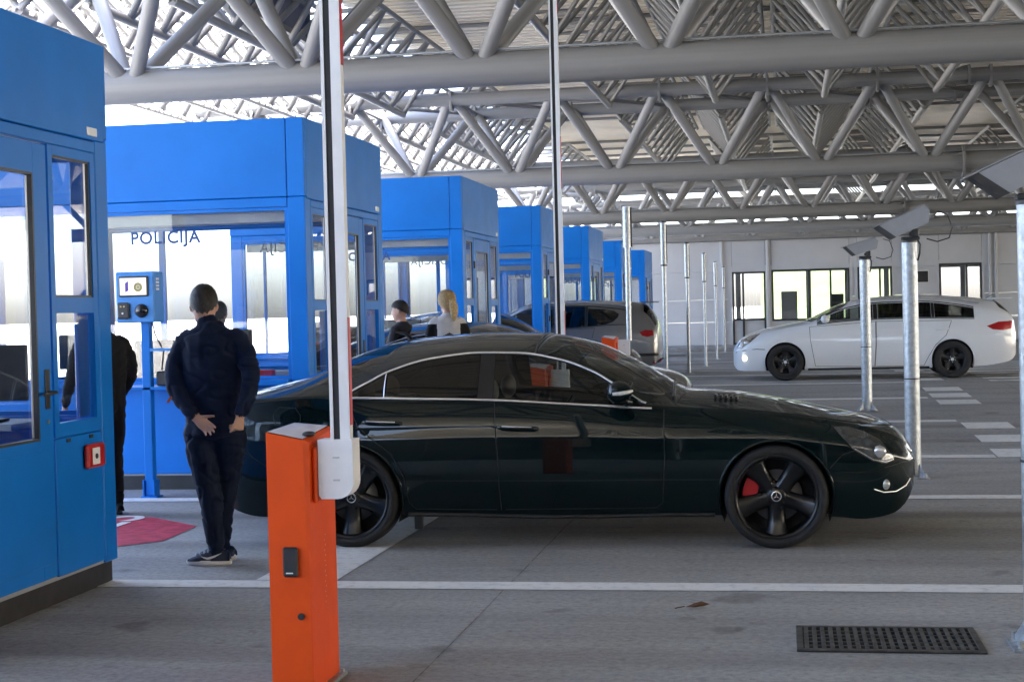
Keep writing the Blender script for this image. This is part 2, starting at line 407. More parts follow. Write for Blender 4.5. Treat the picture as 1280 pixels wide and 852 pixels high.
# lattice girders along y between the trusses
M_GIRD = mat('pale_grey_girder_paint', (0.225, 0.218, 0.205), 0.5, var=0.08, scale=2)
ZGB, ZGT = 6.72, 8.22
gpos = [(-12.3, 'outside the roof edge on the left'), (-9.63, 'along the left roof edge'), (-15.1, 'at the far left truss ends'), (-61.2, 'over the booth fronts'), (-1.59, 'over the boom gates'), (3.77, 'over the camera posts'), (9.1, 'right of the camera posts'), (14.5, 'far to the right'), (-4.27, 'between booth fronts and boom gates'), (1.09, 'between boom gates and camera posts'), (-11.0, 'second outside the roof edge'), (-13.7, 'third outside the roof edge')]
for gi, (gx, gl) in enumerate(gpos):
    for bi in range(len(TY)-1):
        if gi >= 8 and (bi >= 3 or bi == 0): continue
        kr = 1.35 if gx < -9 else 1.0
        ya, yb = TY[bi]+DY, TY[bi+1]-DY
        n = max(4, round((yb-ya)/1.45)); st = (yb-ya)/n
        far = bi >= 3 or gi in (6, 7)
        t = thing('lattice_girder', 'slim three-chord lattice girder %s, %s bay from the front' % (gl, ['first', 'second', 'third', 'fourth', 'fifth'][bi]), 'girder', (gx, ya, 0), group='lattice girders under the roof sheets')
        member('bottom_chord', (0, 0, ZGB), (0, yb-ya, ZGB), 0.085, M_GIRD, t, 10)
        for s in (-1, 1): member('top_chord', (s*1.2, 0, ZGT), (s*1.2, yb-ya, ZGT), 0.06, M_GIRD, t, 10)
        for k in range(n):
            for s in (-1, 1):
                member('web_tube', (0, k*st, ZGB), (s*1.2, (k+.5)*st, ZGT), 0.046*kr, M_GIRD, t, 8)
                if not far: member('web_tube', (s*1.2, (k+.5)*st, ZGT), (0, (k+1)*st, ZGB), 0.046*kr, M_GIRD, t, 8)
            member('rung', (-1.2, (k+.5)*st, ZGT), (1.2, (k+.5)*st, ZGT), 0.04*kr, M_GIRD, t, 8)
# purlin rods across, under the sheets
for y in [v for a, b in zip(TY, TY[1:]) for v in [lerp(a, b, f) for f in (0.25, 0.5, 0.75)]]:
    member('roof_purlin', (-15.4, y, 8.36), (TX1, y, 8.36), 0.055, M_TRUSS, None, 10)
pur = [o for o in COL.objects if o.name.startswith('roof_purlin')]
for i, o in enumerate(pur): tag(o, '%s grey purlin tube from the front, under the cream roof sheets' % ['first', 'second', 'third', 'fourth', 'fifth', 'sixth', 'seventh', 'eighth', 'ninth', 'tenth', 'eleventh', 'twelfth', 'thirteenth', 'fourteenth', 'last'][i], 'purlin', 'roof purlins')
# profiled roof sheets, ribs along the lanes
deck = thing('roof_deck', 'cream profiled metal roof sheets over the whole canopy', 'roof')
y = -21.6
prof = [(0, 0), (.20, 0), (.21, .20), (.39, .20), (.40, 0)]
while y < 91:
    L_ = 6.4; b = MB(); pts = []
    nrib = int(L_/.40)
    for k in range(nrib):
        for a, z in prof[:4]: pts.append((y+k*.40+a, 8.43+z))
    pts.append((y+nrib*.40-0.02, 8.43))
    vs = []
    for py, pz in pts: vs += [(-9.5, py, pz), (75, py, pz)]
    b.add(vs, [(2*i, 2*i+1, 2*i+3, 2*i+2) for i in range(len(pts)-1)])
    b.build('roof_sheet', M_DECK, deck)
    y += L_
sk = MB(); sk.box(-9.5, 75, -21.6, 91.5, 8.70, 8.76); sk.build('roof_membrane', mat('roof_membrane', (.3, .3, .3), .8), deck)
# blue fascia along the left edge of the roof
M_FASC = mat('dark_blue_fascia', (0.012, 0.035, 0.12), 0.35, var=0.15, scale=1)
fas = thing('roof_fascia', 'dark blue fascia panels along the left roof edge', 'fascia', (-9.62, 21.6, 0))
y = 0
while y < 9:
    MB().box(-.03, .03, y+.01, y+2.36, 7.29, 8.66, .006).build('fascia_panel', M_FASC, fas)
    MB().box(.032, .10, y+2.33, y+2.41, 7.0, 8.40).build('fascia_post', M_TRUSS, fas)
    y += 2.4
MB().box(.032, .12, 0, 9.6, 7.16, 7.28).build('fascia_rail', M_TRUSS, fas)
MB().box(.032, .12, 0, 9.6, 7.9, 8.0).build('fascia_rail', M_TRUSS, fas)
# blue columns at the left end of the trusses
for i, (cx, cyy) in enumerate(((-12.0, 41.1), (-12.3, 60.5), (-12.0, 22.4), (16, 22.4), (16, 41.1), (16, 60.5), (16, 2.9), (-12, 2.9))):
    c = thing('canopy_column', 'round blue steel column carrying the %s' % ['second truss at its left end', 'third truss at its left end', 'nearest truss at its left end', 'nearest truss at its right end', 'second truss at its right end', 'third truss at its right end', 'truss above the camera at its right end', 'truss above the camera at its left end'][i], 'column', (cx, cyy, 0), group='canopy columns')
    z0 = crown(cyy)
    MB().cyl((0, 0, z0), (0, 0, 8.4), 0.14, n=24).build('shaft', M_BLUE, c)
    MB().box(-.28, .28, -.28, .28, z0, z0+.03).build('base_plate', M_BLUE, c)
# luminaires under the sheets
for i, (lx, ly) in enumerate(((2.6, 21.2), (-2.6, 33), (2.2, 36), (6.5, 33), (-2.6, 52), (2.6, 52))):
    o = thing('ceiling_luminaire', 'long white batten light, unlit, under the roof, %s' % ['near the top edge of the picture', 'second along the middle lane', 'third along the middle lane', 'right of the camera posts', 'left one before the building', 'right one before the building'][i], 'light', (lx, ly, 8.2), group='roof luminaires')
    MB().box(-.7, .7, -.09, .09, 0, .1, .02).build('housing', M_WHITEPL, o)
    MB().box(-.68, .68, -.07, .07, -.02, -.001, .008).build('diffuser', mat('diffuser', (.8, .8, .78), .5), o)

# ================================================================== grey building at the back
bw = thing('office_building', 'long low building with light grey panel front and dark framed windows', 'building', (0, 57, 0))
opens = [(-1.84, -0.64, 0.15, 2.78, 'door'), (-0.43, 2.32, 0.98, 2.82, 'win'), (2.60, 3.80, 0.98, 2.84, 'win'), (5.42, 6.88, 0.98, 2.88, 'win'), (-8.6, -6.2, 0.98, 2.8, 'win'), (9.5, 12.0, 0.98, 2.8, 'win')]
xb = sorted(set([-12, -9.2, -5.4, -2.2, -0.55, 4.2, 7.2, 8.6, 12.4, 16] + [v for o in opens for v in o[:2]])); xb = [x for x in xb if x <= 16]
zb = [0, 0.15, 0.98, 1.80, 2.80, 3.90]
def inside(x0, x1, z0, z1):
    for a, b_, c, d, _ in opens:
        if x0 >= a-1e-3 and x1 <= b_+1e-3 and (z0+z1)/2 > c and (z0+z1)/2 < d: return True
    return False
for x0, x1 in zip(xb, xb[1:]):
    for z0, z1 in zip(zb, zb[1:]):
        if inside(x0, x1, z0, z1): continue
        MB().box(x0+.006, x1-.006, 0, .12, z0+(.006 if z0 else 0), z1-.006, .006).build('wall_panel', M_WALLP, bw)
MB().box(-12, 16, .125, .16, 3.0, 3.88).box(-12, -1.9, .125, .16, 0, .9).build('backing', M_PLINTH, bw)
for x in (-2.2, -0.555, 4.2, 7.15, 7.36):
    MB().box(x-.045, x+.045, -.10, -.002, .15, 3.9, .012).build('downpipe' if x > 7 else 'cover_strip', M_WALLP, bw)
MB().box(-12.2, 16.2, -.25, 8.2, 3.9, 4.05, .02).build('roof', M_TRUSS, bw)
MB().box(-12, 16, -2.2, -.01, 0, .14, .02).build('plinth_step', mat('step_concrete', (.3, .3, .3), .8, var=.15), bw)
for (a, b_, c, d, kind) in opens:
    fr = MB(); w = .07
    fr.box(a, a+w, -.02, .10, c, d).box(b_-w, b_, -.02, .10, c, d).box(a+w, b_-w, -.02, .10, d-w, d).box(a+w, b_-w, -.02, .10, c, c+w)
    mull = {'door': [a+.36]}.get(kind, [a+1.30, a+2.05] if b_-a > 2 else [a+(b_-a)*.62])
    for x in mull: fr.box(x, x+w, -.019, .098, c+w, d-w)
    if kind == 'door': fr.box(a+w, mull[0], -.018, .097, 1.02, 1.10).box(mull[0]+w, b_-w, -.018, .097, 1.02, 1.10)
    wo = fr.build(kind == 'door' and 'door' or 'window', M_FRAME, bw)
    if kind == 'door':
        MB().box(a+w, mull[0], .03, .05, c+w, 1.02).box(mull[0]+w, b_-w, .03, .05, c+w, 1.02).build('door_panel', M_WALLP, wo)
        MB().box(b_-.40, b_-.12, -.07, -.03, .98, 1.02).build('handle', M_ALU, wo)
    e = [a+w]+[v for x in mull for v in (x, x+w)]+[b_-w]
    for p0, p1 in zip(e[::2], e[1::2]):
        MB().box(p0, p1, .035, .043, 1.10 if kind == 'door' else c+w, d-w).build('pane', G_CLEAR, wo)
    # outer surround
    s = MB(); q = .09
    s.box(a-q, a-.004, -.03, -.001, c, d+q).box(b_+.004, b_+q, -.03, -.001, c, d+q).box(a-.003, b_+.003, -.03, -.001, d+.004, d+q)
    s.build('surround', M_WALLP, bw)
# back of the building: rear wall with wide glazing, side walls, floor
rb = MB()
rb.box(-12, 16, 7.9, 8.0, 0, .9).box(-12, 16, 7.9, 8.0, 2.9, 3.88)
for x in (-12, -5.2, -1.95, -.62, .9, 2.45, 4.0, 5.3, 7.0, 9.3, 12.2, 15.8): rb.box(x, x+.2, 7.9, 8.0, .9, 2.9)
rb.build('rear_wall', M_WALLP, bw)
MB().box(-12.1, -12, 0, 8, 0, 3.89).build('side_wall', M_WALLP, bw)
MB().box(16, 16.1, 0, 8, 0, 3.89).build('side_wall', M_WALLP, bw)
MB().box(-12, 16, .2, 7.8, .142, .16).build('floor', mat('office_floor', (.35, .34, .32), .5), bw)
o = MB().box(4.66, 5.04, -.05, -.002, 2.24, 2.63, .01).build('notice_box', M_DARKPL, bw)
MB().box(4.63, 5.07, -.03, -.0015, 2.21, 2.66, .008).build('notice_frame', M_WHITEPL, o)
# things inside seen through the glass
for i, (x, y_, w, h) in enumerate(((.2, 60.5, .6, 1.9), (1.95, 59.2, .45, 1.75), (5.75, 60, .5, 1.5))):
    c = thing('office_cabinet', ['tall pale cabinet behind the wide window', 'dark coat stand cabinet behind the wide window, right pane', 'low grey cabinet behind the right window'][i], 'cabinet', (x, y_, .16))
    MB().box(-w/2, w/2, -.25, .25, 0, h, .01).build('carcass', [M_WALLP, M_DARKPL, M_WALLP][i], c)
    MB().box(-w/2+.02, -.003, -.27, -.252, .05, h-.03).box(.003, w/2-.02, -.27, -.252, .05, h-.03).build('door', [M_WALLP, M_DARKPL, M_WALLP][i], c)
    MB().box(-.05, -.03, -.29, -.272, h*.5, h*.5+.15).box(.03, .05, -.29, -.272, h*.5, h*.5+.15).build('handle', M_ALU, c)

# ================================================================== outdoors behind and to the left
M_GRASS = mat('grass_bank', (0.022, 0.040, 0.008), 0.9, var=0.3, scale=0.8, col2=(0.045, 0.062, 0.013), bump=0.6, bscale=3)
def bank(u, v):
    x = lerp(-1.5, 8.5, u); d = v
    y = lerp(97, 160, v); z = 6.0*(0.5-0.5*math.cos(min(1, d*3.2)*PI)) + .5*math.sin(x*.11)*d + .3*math.sin(x*.31+2)*d
    return (x, y, z)
MB().grid(bank, 50, 22).build('grass_bank', M_GRASS, kind='structure', label='sunlit grassy bank behind the grey building')

# added dark building shape behind the viewer, gives the cars dark surroundings to mirror
ob = thing('reflection_backdrop', 'added dark building shape, unseen behind the viewer, for the cars to mirror', 'building', (6, -9.5, 0))
M_DKW = mat('dark_wall', (.06, .062, .066), .6, var=.1)
for i in range(12):
    x = -21+i*4.2
    MB().box(x+.01, x+4.19, -.2, 0, .0, 1.0, .01).build('wall_panel', M_DKW, ob)
    MB().box(x+.01, x+4.19, -.2, 0, 2.6, 5.4, .01).build('wall_panel', M_DKW, ob)
    MB().box(x+.06, x+4.14, -.12, -.1, 1.0, 2.6).build('window', mat('dark_window', (.02, .022, .025), .08), ob)
    MB().box(x-.05, x+.05, -.16, -.02, 1.0, 2.6).build('mullion', M_FRAME, ob)
# ================================================================== inspection booths
M_INT = mat('booth_interior', (0.55, 0.57, 0.60), 0.6, var=0.05)
M_DESK = mat('desk_grey', (0.30, 0.31, 0.33), 0.5, var=0.08)
M_TEXT = mat('dark_blue_lettering', (0.012, 0.06, 0.22), 0.5)
M_TEXTG = mat('grey_lettering', (0.25, 0.28, 0.34), 0.5)
M_RED = mat('red_plastic', (0.50, 0.012, 0.015), 0.35, var=0.06)
def make_booth(loc, label, H=3.386, D=2.76, W=3.3, firebox=False, plaque=True, detail=True):
    t = thing('inspection_booth', label, 'booth', loc, group='row of blue booths')
    ZP, ZS, ZW0, ZW1 = 0.13, 0.98, 1.03, 2.575
    MB().box(-W+.03, -.03, .03, D-.03, 0, ZP).build('plinth', M_PLINTH, t)
    # floor and roof
    MB().box(-W+.02, -.02, .02, D-.02, ZP+.001, ZP+.06).build('floor', M_DESK, t)
    ro = MB().box(-W+.01, -.01, .01, D-.01, H-.07, H-.012).build('roof', M_BLUE, t)
    MB().box(-W+.06, -.06, .06, D-.06, ZW1+.02, ZW1+.06).build('ceiling', M_INT, t)
    # corner posts
    for px in (-W, -.17):
        for py in (0, D-.17):
            MB().box(px+(.002 if px < -1 else 0), px+.17-(.002 if px > -1 else 0), py+.002, py+.168, ZP+.002, ZW1+.092, .008).build('corner_post', M_BLUE, t)
    # fascia panels on four sides (a narrow corner panel beside a wide one)
    fx = [(-W, -.17), (-.164, 0)]
    for a, b_ in fx:
        MB().box(a, b_, -.004, .05, ZW1+.095, H, .006).build('fascia_panel', M_BLUE, t)
        MB().box(a, b_, D-.05, D+.004, ZW1+.095, H, .006).build('fascia_panel', M_BLUE, t)
    for px in (-W-.004, -.05):
        MB().box(px, px+.054, .052, D-.052, ZW1+.075, H, .006).build('fascia_panel', M_BLUE, t)
    for py in (0, D-.05):
        MB().box(-W+.172, -.172, py, py+.05, ZW1+.002, ZW1+.09, .005).build('head_rail', M_BLUE, t)
    for px in (-W, -.05):
        MB().box(px, px+.05, .172, D-.172, ZW1+.002, ZW1+.07, .005).build('head_rail', M_BLUE, t)
    # front and rear: lower panels, sill, window
    for side, py in ((-1, 0.0), (1, D-.05)):
        for a, b_ in ((-W+.174, -W/2-.55), (-W/2-.542, -W/2+.55), (-W/2+.558, -.174)):
            MB().box(a, b_, py+.006, py+.044, ZP+.02, ZS-.03, .005).build('lower_panel', M_BLUE, t)
        MB().box(-W+.172, -.172, py-(.10 if side < 0 else 0), py+.05+(.10 if side > 0 else 0), ZS-.026, ZS+.03, .008).build('sill', M_BLUE, t)
        wn_ = MB(); yq = py+.012
        wn_.box(-W+.172, -W+.20, yq, yq+.03, ZS+.032, ZW1).box(-.20, -.172, yq, yq+.03, ZS+.032, ZW1).box(-W+.201, -.201, yq, yq+.03, ZW1-.028, ZW1).box(-W+.201, -.201, yq, yq+.03, ZS+.032, ZS+.06)
        wf = wn_.build('window', M_BLUE, t)
        MB().box(-W+.20, -.20, yq+.012, yq+.020, ZS+.06, ZW1-.028).build('pane', G_CLEAR, wf)
        if side < 0:
            MB().box(-W+.21, -.21, .09, .16, ZW1-.13, ZW1-.02, .008).build('roller_blind', mat('blind_grey', (.42, .42, .40), .7), wf)
            flat_text('POLICIJA', .158, 'lettering', M_TEXT, wf, frame_m((-1.36, yq+.0085, 2.33), (1, 0, 0), (0, 0, 1)), .0006, spacing=1.10, bold=.004)
        else:
            flat_text('POLICIJA', .155, 'lettering', M_TEXTG, wf, frame_m((-1.05, yq+.0245, 2.33), (-1, 0, 0), (0, 0, 1)), .0006, spacing=1.12)
            for xm in (-W+.75,): MB().box(xm, xm+.07, yq-.004, yq+.034, ZS+.06, ZW1-.03).build('mullion', M_BLUE, wf)
    # left end: one broad window over panels
    MB().box(-W+.006, -W+.044, .174, D-.174, ZP+.02, ZS+.02, .005).build('lower_panel', M_BLUE, t)
    wf = MB().box(-W+.01, -W+.04, .174, .22, ZS+.025, ZW1).box(-W+.01, -W+.04, D-.22, D-.174, ZS+.025, ZW1).box(-W+.01, -W+.04, D/2-.03, D/2+.03, ZS+.025, ZW1).build('window', M_BLUE, t)
    MB().box(-W+.022, -W+.030, .22, D/2-.03, ZS+.025, ZW1).build('pane', G_CLEAR, wf)
    MB().box(-W+.022, -W+.030, D/2+.03, D-.22, ZS+.025, ZW1).build('pane', G_CLEAR, wf)
    # right end: narrow light, door, narrow light
    yA0, yA1, yD0, yD1, yB0, yB1 = .18, .74, .765, D-.80, D-.775, D-.18
    def light(y0, y1):
        # upper fixed pane in aluminium bead, rail, lower recessed pane
        f = MB(); x0, x1 = -.045, -.004
        f.box(x0, x1, y0, y0+.055, ZS-.05, ZW1).box(x0, x1, y1-.055, y1, ZS-.05, ZW1).box(x0, x1, y0+.056, y1-.056, ZW1-.055, ZW1).box(x0, x1, y0+.056, y1-.056, 1.63, 1.72).box(x0, x1, y0+.056, y1-.056, ZS-.05, ZS+.03)
        fo = f.build('side_light', M_BLUE, t)
        bd = MB(); a, b2, c, d = y0+.056, y1-.056, 1.72, ZW1-.055
        bd.box(-.038, -.012, a, a+.012, c, d).box(-.038, -.012, b2-.012, b2, c, d).box(-.038, -.012, a+.0125, b2-.0125, c, c+.012).box(-.038, -.012, a+.0125, b2-.0125, d-.012, d)
        bd.build('glazing_bead', M_FRAME, fo)
        MB().box(-.030, -.022, a+.0125, b2-.0125, c+.0125, d-.0125).build('pane', G_CLEAR, fo)
        MB().box(-.026, -.020, b2-.05, b2-.035, c+.013, d-.013).build('edge_spacer', M_ALU, fo)
        MB().box(-.032, -.024, a, b2, ZS+.03, 1.63).build('pane', G_CLEAR, fo)
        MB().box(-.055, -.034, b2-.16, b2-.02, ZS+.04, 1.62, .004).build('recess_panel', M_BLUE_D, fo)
    light(yA0, yA1); light(yB0, yB1)
    for y0, y1 in ((yA0, yA1), (yB0, yB1)):
        MB().box(-.045, -.004, y0, y1, ZP+.02, ZS-.055, .005).build('lower_panel', M_BLUE, t)
        MB().box(-.006, .004, y0+.13, y0+.17, ZS-.085, ZS-.065).box(-.006, .004, y1-.17, y1-.13, ZS-.085, ZS-.065).build('vent_slot', M_PLINTH, t)
    dr = MB(); x0, x1 = -.05, -.002
    dr.box(x0, x1, yD0, yD0+.16, ZP+.03, ZW1-.01, .004).box(x0, x1, yD1-.16, yD1, ZP+.03, ZW1-.01, .004).box(x0, x1, yD0+.161, yD1-.161, 2.40, ZW1-.01).box(x0, x1, yD0+.161, yD1-.161, ZP+.03, .93)
    do = dr.build('door', M_BLUE, t)
    MB().box(-.030, -.022, yD0+.16, yD1-.16, .93, 2.40).build('pane', G_CLEAR, do)
    bd = MB(); a, b2, c, d = yD0+.162, yD1-.162, .93, 2.40
    bd.box(-.04, -.001, a, a+.014, c, d).box(-.04, -.001, b2-.014, b2, c, d).box(-.04, -.001, a+.0145, b2-.0145, c, c+.014).box(-.04, -.001, a+.0145, b2-.0145, d-.014, d)
    bd.build('glazing_bead', M_FRAME, do)
    MB().box(-.024, -.018, b2-.05, b2-.036, c+.02, d-.02).build('edge_spacer', M_ALU, do)
    MB().box(-.004, .0015, yD0+.06, yD1-.06, .24, .87, .002).build('kick_panel', M_BLUE, do)
    hd = MB(); yy = yD1-.07
    hd.box(-.002, .008, yy-.025, yy+.025, 1.10, 1.32, .004).cyl((.008, yy, 1.19), (.05, yy, 1.19), .011, n=10).cyl((.05, yy+.01, 1.19), (.05, yy-.13, 1.185), .010, n=10)
    hd.build('handle', M_DARKPL, do)
    MB().cyl((0, yy-.0, 1.03), (.006, yy, 1.03), .012, n=12).build('lock', M_ALU, do)
    for z in (.55, 1.35, 2.2): MB().cyl((.006, yD0-.006, z-.05), (.006, yD0-.006, z+.05), .014, n=10).build('hinge', M_DARKPL, do)
    if plaque: MB().box(-.0, .010, D-.28, D-.15, ZW1+.10, ZW1+.15, .002).build('name_plate', M_ALU, t)
    # inside
    MB().box(-W+.25, -.35, .10, .72, .96, 1.0, .004).build('desk', M_DESK, t)
    MB().box(-W+.25, -.35, D-.62, D-.10, .96, 1.0, .004).build('desk', M_DESK, t)
    for mx, my, rz in ((-2.35, .42, .3), (-.95, .45, -.2), (-1.6, D-.4, 2.9), (-.62, D-.42, 3.3)):
        mo = MB().box(-.26, .26, -.02, .02, .12, .45, .008).box(-.03, .03, -.01, .03, .02, .2).box(-.12, .12, -.08, .08, 0, .018, .004).build('monitor', M_DARKPL, t)
        mo.location = (mx, my, 1.002); mo.rotation_euler = (0, 0, rz)
    MB().box(-.58, -.40, .14, .24, 1.002, 1.09, .01).build('stamp_box', M_RED, t)
    MB().box(-1.9, -1.5, .25, .55, 1.002, 1.06, .01).build('document_reader', M_DARKPL, t)
    ch = MB().box(-.24, .24, -.22, .22, .44, .52, .03).box(-.22, .22, .20, .27, .62, 1.18, .03).cyl((0, 0, .08), (0, 0, .44), .03, n=10)
    for a in range(5): ch.cyl((0, 0, .09), (.26*math.cos(a*1.2566), .26*math.sin(a*1.2566), .05), .018, n=8)
    co = ch.build('office_chair', M_DARKPL, t); co.location = (-2.0, 1.3, ZP+.06); co.rotation_euler = (0, 0, .5)
    if firebox:
        fb = MB().box(0, .035, D-.445, D-.215, .72, .862, .012).build('fire_call_point', M_RED, t)
        MB().box(.036, .040, D-.40, D-.30, .742, .84, .003).build('glass_plate', M_WHITEPL, fb)
        MB().cyl((.040, D-.35, .79), (.044, D-.35, .79), .016, n=12).build('button', M_DARKPL, fb)
    return t
b2 = make_booth((-4.27, 13.67, 0), 'blue booth right behind the man in navy, with POLICIJA on its glass')
blabels = ['third blue booth from the left, behind the blonde woman', 'fourth blue booth from the left, just left of the second boom', 'fifth blue booth from the left, above the roof of the silver car', 'sixth blue booth from the left, beside the slim grey post', 'farthest and smallest blue booth, by the grey building']
for y, lb in zip((20.72, 27.70, 34.70, 41.75, 48.9), blabels):
    c = copy_tree(b2); c.location = (-4.27, y, crown(y)*.3); c['label'] = lb
b1 = make_booth((-4.03, 8.93-2.76, 0), 'nearest blue booth at the left edge with red fire call point', H=3.24, firebox=True)
for ch in list(b1.children):
    if ch.name.startswith('monitor') or ch.name.startswith('stamp'): ch.location = ch.location

# ================================================================== terminal on a post before the second booth
k = thing('passport_terminal', 'blue terminal box with small screen on post before the booth', 'terminal', (-5.63, 13.0, 0))
MB().box(.01, .09, .05, .13, .02, 1.56, .006).build('post', M_BLUE, k)
fp = MB().box(-.02, .13, .02, .16, 0, .018, .003).box(-.004, .008, .03, .15, .019, .16).box(.092, .104, .03, .15, .019, .16)
for q in (.05, .09, .13): fp.cyl((.104, .06, q), (.112, .06, q), .008, n=8)
fp.build('foot_bracket', M_BLUE, k)
hb = MB().box(-.185, .175, -.02, .20, 1.555, 2.005, .012).build('housing', mat('terminal_light_blue', (0.035, 0.24, 0.62), 0.4, var=.05), k)
MB().box(-.15, .125, -.034, -.021, 1.785, 1.965, .006).build('screen_bezel', M_DARKPL, hb)
scr = MB().box(-.135, .11, -.038, -.0345, 1.80, 1.95).build('screen', emis('lit_screen', (0.50, 0.49, 0.42), 0.10), hb)
MB().prism([(-.085, 1.825), (-.055, 1.84), (-.055, 1.925), (-.085, 1.905)], Matrix(((1,0,0,0),(0,0,1,-.0395),(0,1,0,0),(0,0,0,1))), .001).build('purple_emblem', mat('purple_print', (.12, .05, .36), .5), hb)
MB().lathe([(.018, 0), (.040, 0)], 24, frame_m((.035, -.0395, 1.868), (1,0,0), (0,0,1))).build('gold_ring', mat('gold_print', (.36, .30, .10), .5), hb)
MB().lathe([(.0, 0.0004), (.014, 0.0004)], 20, frame_m((.035, -.0395, 1.868), (1,0,0), (0,0,1))).build('gold_disc', MATS['gold_print'], hb)
MB().box(-.10, .08, -.0393, -.0388, 1.935, 1.939).build('screen_caption', M_DARKPL, hb)
MB().box(-.165, -.055, -.05, -.021, 1.59, 1.735, .012).build('card_reader', M_DARKPL, hb)
for dx in (-.125, -.095): MB().cyl((dx, -.051, 1.70), (dx, -.056, 1.70), .008, n=10).build('key', mat('key_gold', (.5, .4, .15), .4), hb)
MB().cyl((-.11, -.051, 1.64), (-.11, -.056, 1.64), .009, n=10).build('key', M_WHITEPL, hb)
MB().ell((.055, -.02, 1.66), .062, .05, .062).build('camera_dome', mat('dome_black', (.012, .012, .014), .12, spec=.6), hb)
for q in range(4): MB().box(.1755, .179, .03, .09, 1.84+q*.03, 1.858+q*.03).build('side_key', M_WHITEPL, hb)
for z in (1.30, 1.34): pass
MB().box(.091, .62, .05, .075, 1.30, 1.325).build('rail', mat('terminal_light_blue', (0.035, 0.24, 0.62)), k)
MB().box(-.30, .75, .05, .50, .955, .985, .006).build('shelf', M_BLUE, k)
MB().box(.12, .36, .10, .30, .99, 1.12, .012).build('printer', M_DARKPL, k)
tb = MB(); tb.tube([(.11, .08, 1.56), (.14, .06, 1.45), (.20, .1, 1.3), (.17, .12, 1.13)], .008, 8); tb.build('cable', M_DARKPL, k)

# ================================================================== boom gates
def make_gate(loc, label, boom_top, boom_w=.085, near=False):
    t = thing('boom_gate', label, 'barrier', loc, group='raised boom gates')
    w, d, h = .178, .38, 1.085
    b = MB(); tl, trr = 1.10, 1.055
    vs = [(-w, 0, .02), (0, 0, .02), (0, d, .02), (-w, d, .02), (-w, 0, tl), (-.02, 0, trr+.012), (0, .02, trr), (0, d, trr+.03), (-w, d, tl+.01), (-.02, d, trr+.04)]
    b.add(vs, [(0,1,6,5,4), (1,2,7,6), (2,3,8,9,7), (3,0,4,8), (0,3,2,1), (6,7,9,5)])
    b.build('cabinet', M_ORANGE, t)
    MB().add([(-w+.004, .006, tl+.003), (-.022, .006, trr+.016), (-.022, d-.004, trr+.044), (-w+.004, d-.004, tl+.013)], [(0,1,2,3)]).build('lid', mat('pale_lid', (.62, .60, .66), .35), t)
    MB().box(-w-.02, .03, -.03, d+.03, 0, .018, .004).build('base_plate', M_GALV, t)
    for bx_, by_ in ((.016, .0), (.016, d), (-w-.008, 0), (-w-.008, d)): MB().cyl((bx_, by_, .018), (bx_, by_, .032), .009, n=6).build('anchor_bolt', M_GALV, t)
    MB().box(.001, .022, .05, d-.02, .80, 1.03, .008).build('drive_cover', M_ORANGE, t)
    if near:
        MB().box(-.115, -.05, -.018, -.001, .50, .625, .01).build('card_reader', M_DARKPL, t)
        MB().box(-.10, -.07, -.0195, -.0185, .515, .520).build('reader_print', M_WHITEPL, t)
        MB().cyl((-.045, -.008, .335), (-.045, .01, .335), .014, n=14).build('key_lock', M_DARKPL, t)
        pr = MB()
        for q in range(14): pr.cyl((.001, .20+.012*(q % 2), .36+q*.022), (.003, .20+.012*(q % 2), .36+q*.022), .0035, n=6)
        pr.build('embossed_dots', mat('dot_pale', (.75, .35, .25), .5), t)
        MB().ell((-.02, .09, trr+.03), .028, .035, .012, 14, 8).build('lock_boss', M_DARKPL, t)
    # white clamp with rounded foot
    cw = .15; z0, z1 = .815, 1.062; pts = [(0, z1), (0, z0+.015), (.012, z0)]
    for a in range(7): pts.append((cw-.07+.07*math.sin(a*PI/12), z0+.07-.07*math.cos(a*PI/12)))
    pts.append((cw, z1))
    M = Matrix(((1,0,0,.026),(0,0,1,.06),(0,1,0,0),(0,0,0,1)))
    cl = MB().prism(pts[::-1], M, .11).build('boom_clamp', M_WHITEPL, t)
    for q in (.89, .985): MB().box(.09, .12, .0575, .0597, q, q+.008, .001).build('clamp_rib', mat('rib_grey', (.5, .5, .5), .5), cl)
    bw_ = boom_w; bx, by = .075, .085
    bo = MB().box(bx, bx+.014, by, by+.045, 1.04, boom_top).box(bx+.014+.028, bx+bw_, by, by+.045, 1.04, boom_top).build('boom', M_WHITEPL, t)
    MB().box(bx+.0142, bx+.0418, by+.006, by+.04, 1.05, boom_top).build('boom_rubber', M_BLACK, bo)
    z = 1.12
    while z < boom_top-.3:
        MB().box(bx+bw_+.0005, bx+bw_+.003, by+.005, by+.04, z, z+.45).build('red_reflector', M_RED, bo); z += 1.5
    return t
make_gate((-1.955, 6.2, 0), 'orange boom gate standing in the foreground with white clamp', 4.4, near=True)
make_gate((-2.02, 13.25, 0), 'boom gate behind the dark green car, its boom passing the fourth booth', 5.3, .075)
g3 = make_gate((-2.16, 20.1, crown(20.1)), 'boom gate with short grey boom beside the silver car', 1.08)
for ch in list(g3.children):
    if ch.name.startswith('boom') and 'clamp' not in ch.name:
        for q in list(ch.children): bpy.data.objects.remove(q)
        bpy.data.objects.remove(ch)
def post_shape(parent, h, zs, low_r=.034):
    MB().cyl((0, 0, 0), (0, 0, zs), low_r, n=16).build('shaft', M_GALV, parent)
    MB().cyl((0, 0, zs-.06), (0, 0, h), low_r*1.55, n=18).build('sleeve', M_GALV, parent)
    MB().box(low_r*1.3, low_r*1.75, -.02, .02, zs-.05, h-.02).build('rubber_strip', M_BLACK, parent)
    MB().cyl((0, 0, h+.001), (0, 0, h+.03), low_r*1.7, n=18).build('cap', M_DARKPL, parent)
    MB().cyl((0, 0, zs-.09), (0, 0, zs-.061), low_r*1.75, n=18).build('collar', M_DARKPL, parent)
